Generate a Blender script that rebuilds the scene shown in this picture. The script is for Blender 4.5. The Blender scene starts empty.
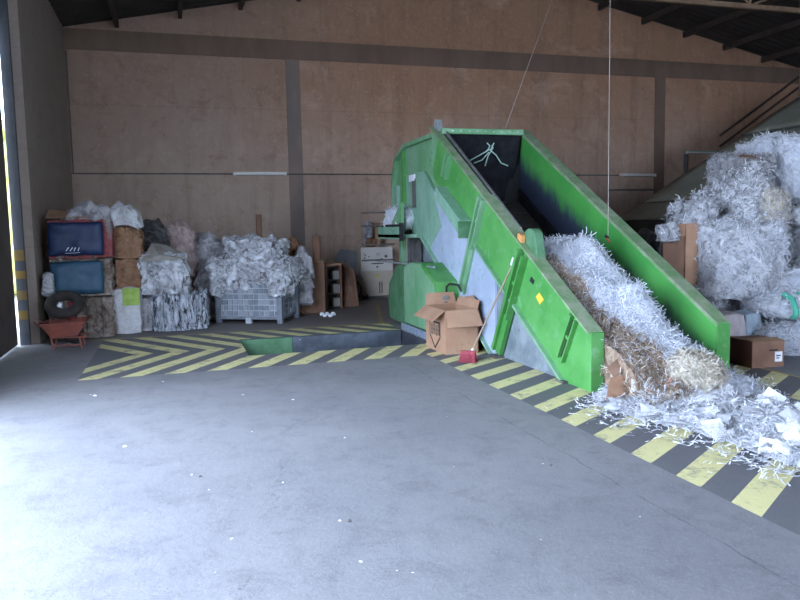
import bpy, bmesh, math, random
import numpy as np
from mathutils import Vector, Matrix, noise
from math import sin, cos, pi, radians as R
random.seed(5)
SC = bpy.context.scene
COL = SC.collection

# ------------------------------------------------------------------ camera
F = 734.; H = 1.6
yaw, pitch, roll = R(17.0), R(5.7), R(1.1)
fw = Vector((sin(yaw)*cos(pitch), cos(yaw)*cos(pitch), -sin(pitch)))
r0 = Vector((cos(yaw), -sin(yaw), 0)); u0 = r0.cross(fw)
rt = r0*cos(roll) - u0*sin(roll); up = u0*cos(roll) + r0*sin(roll)
C0 = Vector((0, 0, H))
cam = bpy.data.cameras.new('camera'); camo = bpy.data.objects.new('camera', cam); COL.objects.link(camo)
cam.sensor_width = 36; cam.lens = F*36/800
cam.clip_end = 300
M = Matrix((rt, up, -fw)).transposed().to_4x4(); M.translation = C0
camo.matrix_world = M
SC.camera = camo
def ray(px, py): return fw + rt*((px-400)/F) - up*((py-300)/F)
def gz(px, py, z=0.):
    d = ray(px, py); return C0 + d*((z-H)/d.z)
def gy(px, py, y):
    d = ray(px, py); return C0 + d*(y/d.y)

# ------------------------------------------------------------------ materials
def new_mat(name):
    m = bpy.data.materials.new(name); m.use_nodes = True
    nt = m.node_tree; b = nt.nodes['Principled BSDF']
    return m, nt, b
class NB:
    """tiny node-maths helper"""
    def __init__(s, nt): s.nt = nt
    def n(s, t, **k):
        o = s.nt.nodes.new(t)
        for a, v in k.items(): setattr(o, a, v)
        return o
    def put(s, sock, v):
        if isinstance(v, (int, float)): sock.default_value = v
        elif isinstance(v, tuple): sock.default_value = v
        else: s.nt.links.new(v, sock)
    def m(s, op, a, b=0., c=None, clamp=False):
        o = s.n('ShaderNodeMath', operation=op, use_clamp=clamp)
        s.put(o.inputs[0], a); s.put(o.inputs[1], b)
        if c is not None: s.put(o.inputs[2], c)
        return o.outputs[0]
    def mix(s, f, a, b, mode='MIX'):
        o = s.n('ShaderNodeMix', data_type='RGBA', blend_type=mode)
        s.put(o.inputs[0], f)
        s.put(o.inputs[6], col(a) if isinstance(a, tuple) else a)
        s.put(o.inputs[7], col(b) if isinstance(b, tuple) else b)
        return o.outputs[2]
    def coord(s): return s.n('ShaderNodeTexCoord').outputs['Object']
    def noise(s, v, sc, det=5., rough=.6, dist=0.):
        o = s.n('ShaderNodeTexNoise'); s.put(o.inputs['Vector'], v)
        o.inputs['Scale'].default_value = sc; o.inputs['Detail'].default_value = det
        o.inputs['Roughness'].default_value = rough; o.inputs['Distortion'].default_value = dist
        return o.outputs[0]
    def vor(s, v, sc, feature='F1', rnd=1.):
        o = s.n('ShaderNodeTexVoronoi', feature=feature); s.put(o.inputs['Vector'], v)
        o.inputs['Scale'].default_value = sc; o.inputs['Randomness'].default_value = rnd
        return o
    def ramp(s, v, a, b):
        o = s.n('ShaderNodeMapRange', clamp=True, interpolation_type='SMOOTHSTEP'); s.put(o.inputs[0], v)
        o.inputs[1].default_value = a; o.inputs[2].default_value = b
        return o.outputs[0]
    def scale(s, v, sc):
        o = s.n('ShaderNodeMapping'); s.put(o.inputs[0], v); o.inputs['Scale'].default_value = sc
        return o.outputs[0]
    def sep(s, v):
        o = s.n('ShaderNodeSeparateXYZ'); s.put(o.inputs[0], v); return o.outputs
    def bump(s, h, strength, dist, nrm=None):
        o = s.n('ShaderNodeBump'); s.put(o.inputs['Height'], h)
        o.inputs['Strength'].default_value = strength; o.inputs['Distance'].default_value = dist
        if nrm is not None: s.nt.links.new(nrm, o.inputs['Normal'])
        return o.outputs[0]
def col(c): return (c[0], c[1], c[2], 1.)
def mat(name, c, c2=None, rough=.7, sc=3., lo=.35, hi=.65, metal=0., bump=0., bsc=40., bdist=.01, spec=.5, stretch=(1, 1, 1), dist=0., c3=None, trans=0.):
    m, nt, b = new_mat(name); N = NB(nt)
    co = N.scale(N.coord(), stretch)
    out = None
    if c2 is not None:
        f = N.ramp(N.noise(co, sc, 6., .65, dist), lo, hi)
        out = N.mix(f, c, c2)
        if c3 is not None:
            f2 = N.ramp(N.noise(co, sc*3.7, 6., .7, dist), .55, .68)
            out = N.mix(f2, out, c3)
        nt.links.new(out, b.inputs['Base Color'])
    else: b.inputs['Base Color'].default_value = col(c)
    b.inputs['Roughness'].default_value = rough; b.inputs['Metallic'].default_value = metal
    b.inputs['Specular IOR Level'].default_value = spec
    if trans: b.inputs['Transmission Weight'].default_value = trans
    if bump: nt.links.new(N.bump(N.noise(co, bsc, 4., .6), bump, bdist), b.inputs['Normal'])
    return m

MT = {}
G1, G2, G3 = (.050, .235, .045), (.090, .30, .075), (.24, .42, .28)
MT['green'] = mat('green_paint', G1, G2, .55, 1.6, c3=(.13, .31, .14), bump=.05, bsc=8)
MT['green_worn'] = mat('worn_green_paint', (.10, .29, .115), (.22, .38, .24), .6, 2.2, .3, .7, c3=(.10, .30, .10), stretch=(1, 1, .5), bump=.05, bsc=8)
MT['green_dark'] = mat('dull_green_paint', (.05, .15, .06), (.10, .22, .12), .6, 4)
MT['green_dust'] = mat('dusty_green_flange', (.13, .24, .10), (.26, .30, .20), .75, 6, c3=(.10, .22, .08))
MT['teal_worn'] = mat('faded_teal_green_paint', (.15, .32, .21), (.26, .42, .31), .6, 3, .3, .7, c3=(.12, .30, .17), stretch=(1, 1, .5))
MT['skirt'] = mat('pale_blue_grey_paint', (.30, .36, .46), (.42, .49, .60), .5, 2.0, .3, .7, c3=(.24, .33, .34), bump=.06, bsc=6)
MT['skirt_dark'] = mat('dirty_grey_steel', (.13, .16, .18), (.23, .27, .29), .55, 3, c3=(.10, .12, .12))
MT['black'] = mat('black_gap', (.012, .013, .014), rough=.8)
MT['rubber'] = mat('black_rubber', (.008, .008, .011), (.018, .018, .022), .9, 5, spec=.2)
MT['belt'] = mat('dark_slatted_belt', (.022, .02, .018), (.06, .05, .042), .8, 6, stretch=(1, 3, 1))
MT['steel'] = mat('bare_steel', (.35, .35, .35), (.5, .5, .5), .4, 8, metal=.8)
MT['steel_dark'] = mat('dark_steel', (.07, .07, .07), (.13, .12, .11), .6, 8)
MT['galv'] = mat('galvanised_wire', (.42, .45, .48), (.55, .58, .6), .45, 9, metal=.6)
MT['card'] = mat('brown_cardboard', (.36, .20, .12), (.42, .25, .155), .85, 3, bump=.03, bsc=30, c3=(.33, .18, .105))
MT['card_in'] = mat('cardboard_inside', (.30, .18, .12), (.36, .22, .15), .9, 5)
MT['card_dark'] = mat('dull_cardboard', (.19, .10, .065), (.26, .145, .09), .9, 3)
MT['card_side_shaded'] = mat('reddish_carton_shaded', (.15, .055, .04), (.20, .08, .055), .85, 4)
MT['ink'] = mat('black_ink', (.02, .02, .022), rough=.7)
MT['paper_w'] = mat('white_paper', (.70, .72, .76), (.80, .81, .84), .8, 8)
MT['white'] = mat('white_plastic', (.72, .73, .76), (.82, .83, .86), .45, 6)
MT['wood'] = mat('dull_wood', (.26, .19, .13), (.34, .26, .19), .7, 8, stretch=(8, 8, 1))
MT['maroon'] = mat('maroon_bristles', (.20, .02, .035), (.36, .06, .08), .8, 60, stretch=(1, 1, .1))
MT['rust'] = mat('faded_orange_red_paint', (.26, .065, .04), (.18, .055, .04), .65, 8, c3=(.22, .09, .06))
MT['tyre'] = mat('tyre_rubber', (.02, .016, .014), (.035, .028, .025), .85, 10)
MT['beige'] = mat('beige_enamel', (.52, .44, .34), (.58, .50, .40), .5, 3)
MT['ivory'] = mat('ivory_enamel', (.66, .62, .56), (.72, .68, .62), .45, 3)
MT['red'] = mat('red_plastic', (.5, .03, .02), rough=.4)
MT['yellow'] = mat('yellow_paint', (.72, .52, .05), (.62, .44, .06), .6, 10)
MT['yell_old'] = mat('old_yellow_paint', (.22, .13, .02), (.15, .10, .03), .8, 9)
MT['cable'] = mat('black_cable', (.02, .02, .02), rough=.5)
MT['rope'] = mat('pale_rope', (.36, .31, .26), rough=.8)
MT['twine'] = mat('pale_green_twine', (.42, .60, .52), rough=.7)
MT['tube'] = mat('white_fluorescent_tube', (.72, .72, .70), rough=.35)
MT['sheet'] = mat('grey_green_sheet', (.25, .265, .205), (.33, .34, .27), .6, 1.2, c3=(.21, .225, .18), bump=.04, bsc=3)
MT['sheet_dk'] = mat('dark_brown_sheet', (.05, .045, .04), (.09, .08, .07), .8, 3)  # dark brown-grey tone for the panels below the sloping cover
MT['roof'] = mat('dark_roof_sheet', (.035, .03, .028), (.06, .05, .045), .8, 2)
MT['truss'] = mat('rusty_brown_steel', (.20, .12, .07), (.28, .18, .11), .8, 6)
MT['purlin'] = mat('dark_brown_purlin', (.05, .035, .03), (.075, .055, .045), .85, 6)

def wrap_mat(name, base, hi, dark, sc=9., rough=.3, bump=.8, spec=.6, dk=.35, stretch=(1, 1, 1)):
    """crumpled plastic film / foil / cardboard layers: mottled tone with crease shade painted as dark patches, strong crumple bump"""
    m, nt, b = new_mat(name); N = NB(nt); co = N.scale(N.coord(), stretch)
    n1 = N.noise(co, sc*.5, 8., .72, 1.2)
    v = N.vor(N.mix(.25, co, N.n('ShaderNodeTexNoise').outputs[1]), sc*1.4)
    f = N.ramp(n1, .38, .66)
    c = N.mix(f, base, hi)
    d = N.ramp(N.noise(co, sc*.9, 7., .75, .8), .62-dk*.12, .74-dk*.12)
    c = N.mix(d, c, dark)  # dark patches stand for shaded creases, put into the colour
    nt.links.new(c, b.inputs['Base Color'])
    b.inputs['Roughness'].default_value = rough; b.inputs['Specular IOR Level'].default_value = spec
    h = N.m('ADD', v.outputs['Distance'], N.m('MULTIPLY', N.noise(co, sc*1.7, 8., .75, 1.), 1.1))
    nt.links.new(N.bump(h, bump, .05), b.inputs['Normal'])
    return m
MT['film_white'] = wrap_mat('clear_white_film', (.34, .34, .36), (.74, .75, .78), (.12, .11, .11), 8, .25, dk=.9)
MT['film_grey'] = wrap_mat('grey_clear_film', (.30, .29, .30), (.55, .53, .54), (.10, .09, .09), 8, .3)
MT['film_pink'] = wrap_mat('pinkish_clear_film', (.30, .21, .19), (.52, .40, .37), (.13, .08, .07), 8, .35)
MT['film_silver'] = wrap_mat('silvery_foil', (.36, .39, .44), (.78, .81, .87), (.03, .035, .045), 9, .22, .9, .8, 1.2, (1.6, 1.6, .5))
MT['film_black'] = wrap_mat('black_plastic_film', (.035, .033, .035), (.09, .085, .085), (.015, .014, .014), 8, .35)
MT['bag_white'] = wrap_mat('white_woven_bag', (.42, .41, .41), (.60, .60, .62), (.25, .2, .2), 5, .5, .4)
MT['brown_layers'] = wrap_mat('brown_crushed_card', (.24, .13, .075), (.34, .20, .12), (.07, .035, .022), 6, .85, .6, .2, .5)
MT['trash_layers'] = wrap_mat('mixed_brown_rubbish', (.17, .12, .09), (.42, .36, .31), (.05, .03, .022), 7, .6, .7, .4, .6)
MT['blue_dark'] = wrap_mat('dark_blue_sheet', (.008, .02, .065), (.014, .034, .105), (.008, .012, .03), 2.2, .5, .15, .4, .2)
MT['blue_mid'] = wrap_mat('petrol_blue_sheet', (.018, .06, .105), (.028, .085, .14), (.01, .02, .03), 2.2, .5, .15, .4, .2)
MT['grey_card'] = mat('grey_cardboard', (.25, .23, .20), (.33, .31, .28), .8, 4)
MT['lime'] = mat('lime_green_print', (.22, .33, .045), (.28, .40, .07), .6, 6)
MT['crate_grey'] = mat('grey_basket_sheet', (.13, .145, .17), (.19, .21, .24), .6, 12)
MT['sack_pink'] = wrap_mat('pinkish_translucent_sack', (.40, .34, .34), (.52, .46, .46), (.25, .2, .2), 4, .5, .3)
MT['sack_blue'] = wrap_mat('blue_grey_sack', (.26, .33, .38), (.38, .45, .50), (.16, .2, .22), 4, .5, .3)

def shred_mat(name, a, b_, dark, sc=30., dk=.5):
    m, nt, b = new_mat(name); N = NB(nt); co = N.coord()
    v = N.vor(N.scale(co, (1, 1, 1)), sc)
    f = N.ramp(N.sep(v.outputs['Color'])[0], .1, .9)
    c = N.mix(f, a, b_)
    d = N.ramp(N.noise(co, sc*.35, 6., .7, .5), .66-dk*.12, .76-dk*.12)
    c = N.mix(d, c, dark)
    nt.links.new(c, b.inputs['Base Color'])
    b.inputs['Roughness'].default_value = .75
    nt.links.new(N.bump(N.noise(co, sc*2, 5., .8), .9, .03), b.inputs['Normal'])
    return m
MT['shred_w'] = shred_mat('white_shredded_paper', (.78, .79, .83), (.92, .92, .94), (.60, .60, .66))
MT['shred_b'] = shred_mat('bluish_white_shredded_paper', (.74, .78, .87), (.90, .92, .96), (.56, .60, .70))
MT['shred_c'] = shred_mat('cream_shredded_paper', (.62, .54, .42), (.80, .74, .62), (.40, .33, .24))
MT['shred_br'] = shred_mat('brown_shredded_paper', (.30, .20, .13), (.46, .34, .25), (.14, .09, .06))
MT['shred_g'] = shred_mat('grey_mixed_shredded_paper', (.38, .37, .39), (.66, .65, .67), (.15, .13, .13), dk=.9)
MT['net'] = mat('white_netting', (.70, .72, .78), rough=.5)
MT['net_dark'] = mat('violet_grey_netting', (.45, .42, .52), rough=.5)

# wall / floor ------------------------------------------------------
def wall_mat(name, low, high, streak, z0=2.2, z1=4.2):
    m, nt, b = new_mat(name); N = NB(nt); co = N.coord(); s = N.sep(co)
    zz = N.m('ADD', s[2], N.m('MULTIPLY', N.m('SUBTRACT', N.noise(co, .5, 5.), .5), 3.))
    c = N.mix(N.ramp(zz, z0, z1), low, high)  # browner upper wall, with the dimmer light up there put into the colour
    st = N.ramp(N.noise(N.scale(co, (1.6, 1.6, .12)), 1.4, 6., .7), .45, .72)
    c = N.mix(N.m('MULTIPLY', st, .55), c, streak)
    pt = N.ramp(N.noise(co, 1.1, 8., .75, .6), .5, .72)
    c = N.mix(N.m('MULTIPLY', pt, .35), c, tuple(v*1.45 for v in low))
    # dusty grey tint toward the left, with the light's falloff painted in
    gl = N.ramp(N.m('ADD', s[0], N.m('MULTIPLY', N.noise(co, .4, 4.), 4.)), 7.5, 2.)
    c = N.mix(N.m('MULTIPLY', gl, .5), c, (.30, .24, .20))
    bl = N.ramp(N.noise(co, 2.4, 9., .8, .8), .50, .66)
    c = N.mix(N.m('MULTIPLY', bl, .45), c, streak)
    fine = N.ramp(N.noise(co, 11., 5., .8), .52, .72)
    c = N.mix(N.m('MULTIPLY', fine, .25), c, tuple(v*1.6 for v in low))
    # board-form lines
    fr = N.m('FRACT', N.m('MULTIPLY', s[2], 1/1.4)); ln = N.m('LESS_THAN', fr, .012)
    c = N.mix(N.m('MULTIPLY', ln, .15), c, (.04, .03, .025))
    nt.links.new(c, b.inputs['Base Color']); b.inputs['Roughness'].default_value = .9
    nt.links.new(N.bump(N.noise(co, 9., 8., .7), .25, .02), b.inputs['Normal'])
    return m
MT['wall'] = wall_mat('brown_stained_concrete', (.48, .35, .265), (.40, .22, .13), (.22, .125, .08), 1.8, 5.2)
MT['wall_left'] = wall_mat('grey_brown_concrete', (.34, .275, .23), (.30, .24, .20), (.20, .155, .13))
MT['beam'] = mat('dark_stained_concrete', (.16, .105, .075), (.20, .13, .09), .9, 2, stretch=(1, 1, .3), bump=.2, bsc=9)
MT['pillar'] = mat('grey_stained_concrete', (.18, .145, .125), (.24, .18, .145), .9, 2, stretch=(1, 1, .3), bump=.2, bsc=9)
MT['jamb'] = mat('blue_grey_concrete', (.055, .062, .07), (.08, .08, .085), .9, 4, bump=.2, bsc=9)
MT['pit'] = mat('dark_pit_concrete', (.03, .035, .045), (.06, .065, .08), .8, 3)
MT['leaf'] = mat('dark_brown_gate', (.09, .065, .055), (.12, .09, .075), .8, 3)

def floor_mat():
    m, nt, b = new_mat('worn_grey_concrete_floor'); N = NB(nt); co = N.coord(); s = N.sep(co); x, y = s[0], s[1]
    base = N.mix(N.ramp(N.noise(co, .5, 8., .65, .4), .3, .7), (.185, .185, .192), (.24, .236, .24))
    base = N.mix(N.m('MULTIPLY', N.ramp(N.noise(co, 3.5, 9., .8, .5), .45, .68), .55), base, (.125, .12, .13))
    base = N.mix(N.m('MULTIPLY', N.ramp(N.noise(co, 45., 4., .8), .5, .72), .38), base, (.33, .33, .34))
    # long scuffs
    sc = N.ramp(N.noise(N.scale(co, (.35, 2.2, 1)), 3., 7., .75, .3), .55, .8)
    base = N.mix(N.m('MULTIPLY', sc, .25), base, (.15, .145, .15))
    # cracks
    wob = N.noise(co, 1.5, 6., .7)
    def crack(a, c_, d_, w, amp, fade):
        v = N.m('ADD', N.m('ADD', N.m('MULTIPLY', x, a), N.m('MULTIPLY', y, c_)), N.m('ADD', d_, N.m('MULTIPLY', wob, amp)))
        return N.m('MULTIPLY', N.m('LESS_THAN', N.m('ABSOLUTE', v), w), N.m('MULTIPLY', N.ramp(N.noise(co, fade, 4.), .4, .55), .5))
    ck = N.m('MAXIMUM', crack(1., .0, -2.62, .006, .15, 2.), crack(.55, .83, -3.2, .005, 1.3, 1.5))
    ck = N.m('MAXIMUM', ck, crack(.97, -.24, .0, .005, 1.1, 1.2))
    base = N.mix(ck, base, (.06, .06, .065))
    wear = N.m('MULTIPLY', N.ramp(N.noise(co, 5., 8., .8, .4), .30, .50), 1.)
    def rng(v, a, b2): return N.m('MULTIPLY', N.m('GREATER_THAN', v, a), N.m('LESS_THAN', v, b2))
    # hatched band beside the conveyor
    inB = N.m('MULTIPLY', rng(x, 2.97, 3.78), N.m('LESS_THAN', y, 9.3))
    q = N.m('FRACT', N.m('DIVIDE', N.m('SUBTRACT', N.m('SUBTRACT', y, N.m('MULTIPLY', N.m('SUBTRACT', x, 3.), .67)), 3.12-.483*20), .483))
    stB = N.m('LESS_THAN', q, .47)
    # chevrons round the pit
    inA = N.m('MULTIPLY', rng(x, -1.07, 3.34), rng(y, 8.56, 11.70))
    p = N.m('ADD', x, N.m('MULTIPLY', N.m('ABSOLUTE', N.m('SUBTRACT', y, 10.12)), .645))
    qa = N.m('FRACT', N.m('DIVIDE', N.m('SUBTRACT', p, .37-.462*20), .462))
    stA = N.m('LESS_THAN', qa, .5)
    blank = N.m('LESS_THAN', N.m('SUBTRACT', p, -1.), .42)   # left wedge stays bare
    stA = N.m('MULTIPLY', stA, N.m('SUBTRACT', 1., blank))
    # right-hand band beyond the conveyor
    inC = N.m('MULTIPLY', rng(x, 5.25, 6.0), N.m('LESS_THAN', y, 6.9))
    qc = N.m('FRACT', N.m('DIVIDE', N.m('ADD', y, N.m('MULTIPLY', x, -.67)), .483))
    stC = N.m('LESS_THAN', qc, .47)
    line = N.m('MULTIPLY', rng(x, 6.0, 6.05), N.m('LESS_THAN', y, 7.5))
    line = N.m('MAXIMUM', line, N.m('MULTIPLY', rng(y, 11.70, 11.78), rng(x, -1.3, 3.4)))
    line = N.m('MAXIMUM', line, N.m('MULTIPLY', rng(N.m('ADD', x, N.m('MULTIPLY', y, -.25)), .28, .36), rng(y, 11.8, 14.6)))
    area = N.m('MAXIMUM', inA, N.m('MAXIMUM', inB, inC))
    base = N.mix(N.m('MULTIPLY', area, .8), base, (.12, .12, .128))
    st = N.m('MAXIMUM', N.m('MULTIPLY', inA, stA), N.m('MAXIMUM', N.m('MULTIPLY', inB, stB), N.m('MULTIPLY', inC, stC)))
    base = N.mix(N.m('MULTIPLY', N.m('MULTIPLY', st, wear), .9), base, (.76, .70, .33))
    base = N.mix(N.m('MULTIPLY', N.m('MULTIPLY', line, wear), .8), base, (.46, .33, .10))
    # browner, darker floor toward the bales and back wall
    rear_brown = N.m('MULTIPLY', N.ramp(N.m('ADD', y, N.m('MULTIPLY', wob, 1.2)), 11.6, 13.0), .5)
    base = N.mix(rear_brown, base, (.15, .115, .09))
    nt.links.new(base, b.inputs['Base Color'])
    b.inputs['Roughness'].default_value = .62; b.inputs['Specular IOR Level'].default_value = .35
    h = N.m('ADD', N.m('MULTIPLY', N.noise(co, 10., 9., .78), 1.6), N.m('MULTIPLY', N.noise(co, 70., 3., .6), .35))
    nt.links.new(N.bump(h, .35, .012), b.inputs['Normal'])
    return m
MT['floor'] = floor_mat()

def panel_inner_mat():
    """bright green inner face, scuffed dark along the belt"""
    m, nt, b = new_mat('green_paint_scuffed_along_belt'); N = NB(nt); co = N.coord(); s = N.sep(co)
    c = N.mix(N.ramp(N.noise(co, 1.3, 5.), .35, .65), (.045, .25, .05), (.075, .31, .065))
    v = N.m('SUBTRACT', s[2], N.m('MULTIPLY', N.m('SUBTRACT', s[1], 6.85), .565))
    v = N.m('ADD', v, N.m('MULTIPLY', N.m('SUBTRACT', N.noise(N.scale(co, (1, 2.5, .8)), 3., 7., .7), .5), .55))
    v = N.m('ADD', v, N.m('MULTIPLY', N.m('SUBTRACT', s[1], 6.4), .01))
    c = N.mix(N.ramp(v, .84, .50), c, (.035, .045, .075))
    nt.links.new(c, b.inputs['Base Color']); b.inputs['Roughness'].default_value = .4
    return m
MT['green_inner'] = panel_inner_mat()

# ------------------------------------------------------------------ mesh helpers
def link(name, me, material, parent=None):
    o = bpy.data.objects.new(name, me); COL.objects.link(o)
    if material is not None:
        for mm in (material if isinstance(material, (list, tuple)) else [material]): me.materials.append(mm)
    if parent is not None: o.parent = parent
    return o
class MB:
    def __init__(s): s.v = []; s.f = []; s.mi = []; s.cur = 0; s.sm = []; s.smooth = False
    def add(s, vs, fs, M_=None):
        n = len(s.v)
        for v in vs: s.v.append(tuple(M_ @ Vector(v)) if M_ is not None else tuple(v))
        for f in fs: s.f.append(tuple(i+n for i in f)); s.mi.append(s.cur); s.sm.append(s.smooth)
        return s
    def box(s, a, b, M_=None):
        x0, y0, z0 = a; x1, y1, z1 = b
        vs = [(x0,y0,z0),(x1,y0,z0),(x1,y1,z0),(x0,y1,z0),(x0,y0,z1),(x1,y0,z1),(x1,y1,z1),(x0,y1,z1)]
        return s.add(vs, [(0,3,2,1),(4,5,6,7),(0,1,5,4),(1,2,6,5),(2,3,7,6),(3,0,4,7)], M_)
    def prism_x(s, poly, x0, x1):
        """polygon in (y,z) extruded along x"""
        n = len(poly)
        a = sum(poly[i][0]*poly[(i+1)%n][1]-poly[(i+1)%n][0]*poly[i][1] for i in range(n))
        if a < 0: poly = poly[::-1]
        vs = [(x0, y, z) for y, z in poly] + [(x1, y, z) for y, z in poly]
        fs = [tuple(range(n))[::-1], tuple(range(n, 2*n))] + [(i, (i+1) % n, (i+1) % n+n, i+n) for i in range(n)]
        return s.add(vs, fs)
    def prism_y(s, poly, y0, y1):
        n = len(poly)
        a = sum(poly[i][0]*poly[(i+1)%n][1]-poly[(i+1)%n][0]*poly[i][1] for i in range(n))
        if a > 0: poly = poly[::-1]
        vs = [(x, y0, z) for x, z in poly] + [(x, y1, z) for x, z in poly]
        fs = [tuple(range(n))[::-1], tuple(range(n, 2*n))] + [(i, (i+1) % n, (i+1) % n+n, i+n) for i in range(n)]
        return s.add(vs, fs)
    def prism_z(s, poly, z0, z1, M_=None):
        n = len(poly)
        vs = [(x, y, z0) for x, y in poly] + [(x, y, z1) for x, y in poly]
        fs = [tuple(range(n))[::-1], tuple(range(n, 2*n))] + [(i, (i+1) % n, (i+1) % n+n, i+n) for i in range(n)]
        return s.add(vs, fs, M_)
    def tube(s, pts, r, seg=8, M_=None, cap=True):
        pts = [Vector(p) for p in pts]; rings = []; n = len(s.v); up_ = None
        sm = s.smooth
        vs = []; fs = []
        for i, p in enumerate(pts):
            d = (pts[min(i+1, len(pts)-1)] - pts[max(i-1, 0)]).normalized()
            a = d.orthogonal() if up_ is None else (up_ - d*up_.dot(d))
            if a.length < 1e-5: a = d.orthogonal()
            a.normalize(); up_ = a; b_ = d.cross(a)
            rr = r[i] if isinstance(r, (list, tuple)) else r
            for k in range(seg):
                t = 2*pi*k/seg; vs.append(p + a*cos(t)*rr + b_*sin(t)*rr)
        for i in range(len(pts)-1):
            for k in range(seg):
                fs.append((i*seg+k, i*seg+(k+1) % seg, (i+1)*seg+(k+1) % seg, (i+1)*seg+k))
        s.smooth = True; s.add(vs, fs, M_); s.smooth = sm
        if cap: s.add([v for v in vs[:seg]], [tuple(range(seg))[::-1]], M_); s.add([v for v in vs[-seg:]], [tuple(range(seg))], M_)
        return s
    def build(s, name, material, parent=None, bevel=0., loc=None):
        me = bpy.data.meshes.new(name)
        vs = s.v
        if loc is not None: vs = [(v[0]-loc[0], v[1]-loc[1], v[2]-loc[2]) for v in vs]
        me.from_pydata(vs, [], s.f); me.update()
        for p, mi, sm in zip(me.polygons, s.mi, s.sm): p.material_index = mi; p.use_smooth = sm
        o = link(name, me, material, parent)
        if loc is not None: o.location = loc
        if bevel:
            md = o.modifiers.new('b', 'BEVEL'); md.width = bevel; md.segments = 2; md.limit_method = 'ANGLE'; md.angle_limit = R(40)
        return o
def tag(o, label, cat, group=None, kind=None):
    o['label'] = label; o['category'] = cat
    if group: o['group'] = group
    if kind: o['kind'] = kind
    return o
def thing(name, label, cat, group=None, loc=(0, 0, 0)):
    o = bpy.data.objects.new(name, None); o.empty_display_size = .1; COL.objects.link(o); o.location = loc
    return tag(o, label, cat, group)
def fix(parent):
    """children were modelled in world coordinates: keep them there under a moved empty"""
    for c in parent.children: c.location = Vector(c.location) - Vector(parent.location)
def struct(o): o['kind'] = 'structure'; return o
def box_obj(name, a, b, m, parent=None, bevel=0.): return MB().box(a, b).build(name, m, parent, bevel)

def fbm(p, H_=.6, o=5): return noise.fractal(p, H_, 2., o)
def lumpy(mb, c, size, amp=.06, fr=3., res=26, rnd=.35, seed=0., stretch=(1, 1, 1), sag=0., ridge=False, rot=0., flat_bottom=True):
    """rounded box of crumpled material, returned as list of (point, normal) samples too"""
    cx, cy, cz = c; sx, sy, sz = size
    bm = bmesh.new(); bmesh.ops.create_cube(bm, size=2.)
    bmesh.ops.subdivide_edges(bm, edges=bm.edges[:], cuts=res, use_grid_fill=True)
    off = Vector((seed*3.1, seed*7.7, seed*1.3))
    cr, sr = cos(rot), sin(rot)
    for v in bm.verts:
        p = v.co.copy(); s_ = p.normalized()*1.25
        q = p.lerp(s_, rnd)
        w = Vector((q.x*sx/2, q.y*sy/2, q.z*sz/2))
        nrm = Vector((p.x**3, p.y**3, p.z**3)).normalized()
        k = Vector((w.x*stretch[0], w.y*stretch[1], w.z*stretch[2]))*fr + off
        d = fbm(k)
        if ridge:
            kk = k + noise.noise_vector(k*.8)*.5
            a1 = noise.voronoi(kk*1.1)[0]; a2 = noise.voronoi(kk*2.7+Vector((9, 2, 4)))[0]
            d = (a1[1]-a1[0])*1.5 + (a2[1]-a2[0])*.6 - .75 + .18*noise.noise(kk*6)
        d2 = noise.noise(w*1.3+off)*.8
        a_ = amp
        if flat_bottom and p.z < -.9: a_ = amp*.2
        w += nrm*(d*a_ + d2*amp*.6)
        if sag: w.z -= sag*(w.x*w.x/(sx*sx/4))
        v.co = (w.x*cr-w.y*sr+cx, w.x*sr+w.y*cr+cy, max(w.z+cz, .003))
    bm.normal_update()
    mb.smooth = not ridge
    mb.add([v.co[:] for v in bm.verts], [tuple(v.index for v in f.verts) for f in (bm.verts.index_update(), bm.faces)[1]])
    mb.smooth = False
    sm = [(f.calc_center_median(), f.normal.copy(), f.calc_area()) for f in bm.faces]
    bm.free()
    return sm
def ribbons(mb, samples, n, L=(.05, .14), W=(.004, .009), lift=.02, stand=.35, curl=.8, cmat=None):
    """n curled paper strips laid on / sticking out of the sampled surface"""
    areas = np.array([s[2] for s in samples]); pr = areas/areas.sum()
    idx = np.random.RandomState(random.randint(0, 9999)).choice(len(samples), n, p=pr)
    for i in idx:
        p, nr, _ = samples[i]
        t = Vector((random.gauss(0, 1), random.gauss(0, 1), random.gauss(0, 1)))
        t = (t - nr*t.dot(nr)).normalized()
        t = (t + nr*random.uniform(-.1, stand)).normalized()
        bn = t.cross(nr).normalized()
        l = random.uniform(*L); w = random.uniform(*W)/2; k = random.gauss(0, curl)*2/l*.35
        q = Vector(p) + nr*random.uniform(0, lift) + bn*random.uniform(-.02, .02)
        tw = random.gauss(0, .5)
        vs = []; d = t.copy(); seg = 3
        cd = (bn if random.random() < .5 else nr)
        for j in range(seg+1):
            bw = (bn*cos(tw*j/seg*2) + nr*sin(tw*j/seg*2))*w
            vs += [q-bw, q+bw]
            q = q + d*(l/seg); d = (d + cd*k*l/seg).normalized()
        if min(v.z for v in vs) < .002:
            dz = .004-min(v.z for v in vs); vs = [v+Vector((0, 0, dz)) for v in vs]
        if cmat is not None: mb.cur = random.choice(cmat)
        mb.smooth = False
        mb.add([v[:] for v in vs], [(2*j, 2*j+1, 2*j+3, 2*j+2) for j in range(seg)])
    mb.cur = 0
def px_box(l, r_, t, b_, Y):
    """extent, on the plane y=Y, of something seen between these pixel limits"""
    a = gy(l, (t+b_)/2, Y); b2 = gy(r_, (t+b_)/2, Y); zt = gy((l+r_)/2, t, Y).z; zb = gy((l+r_)/2, b_, Y).z
    return a.x, b2.x, max(zb, 0.), zt
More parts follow.
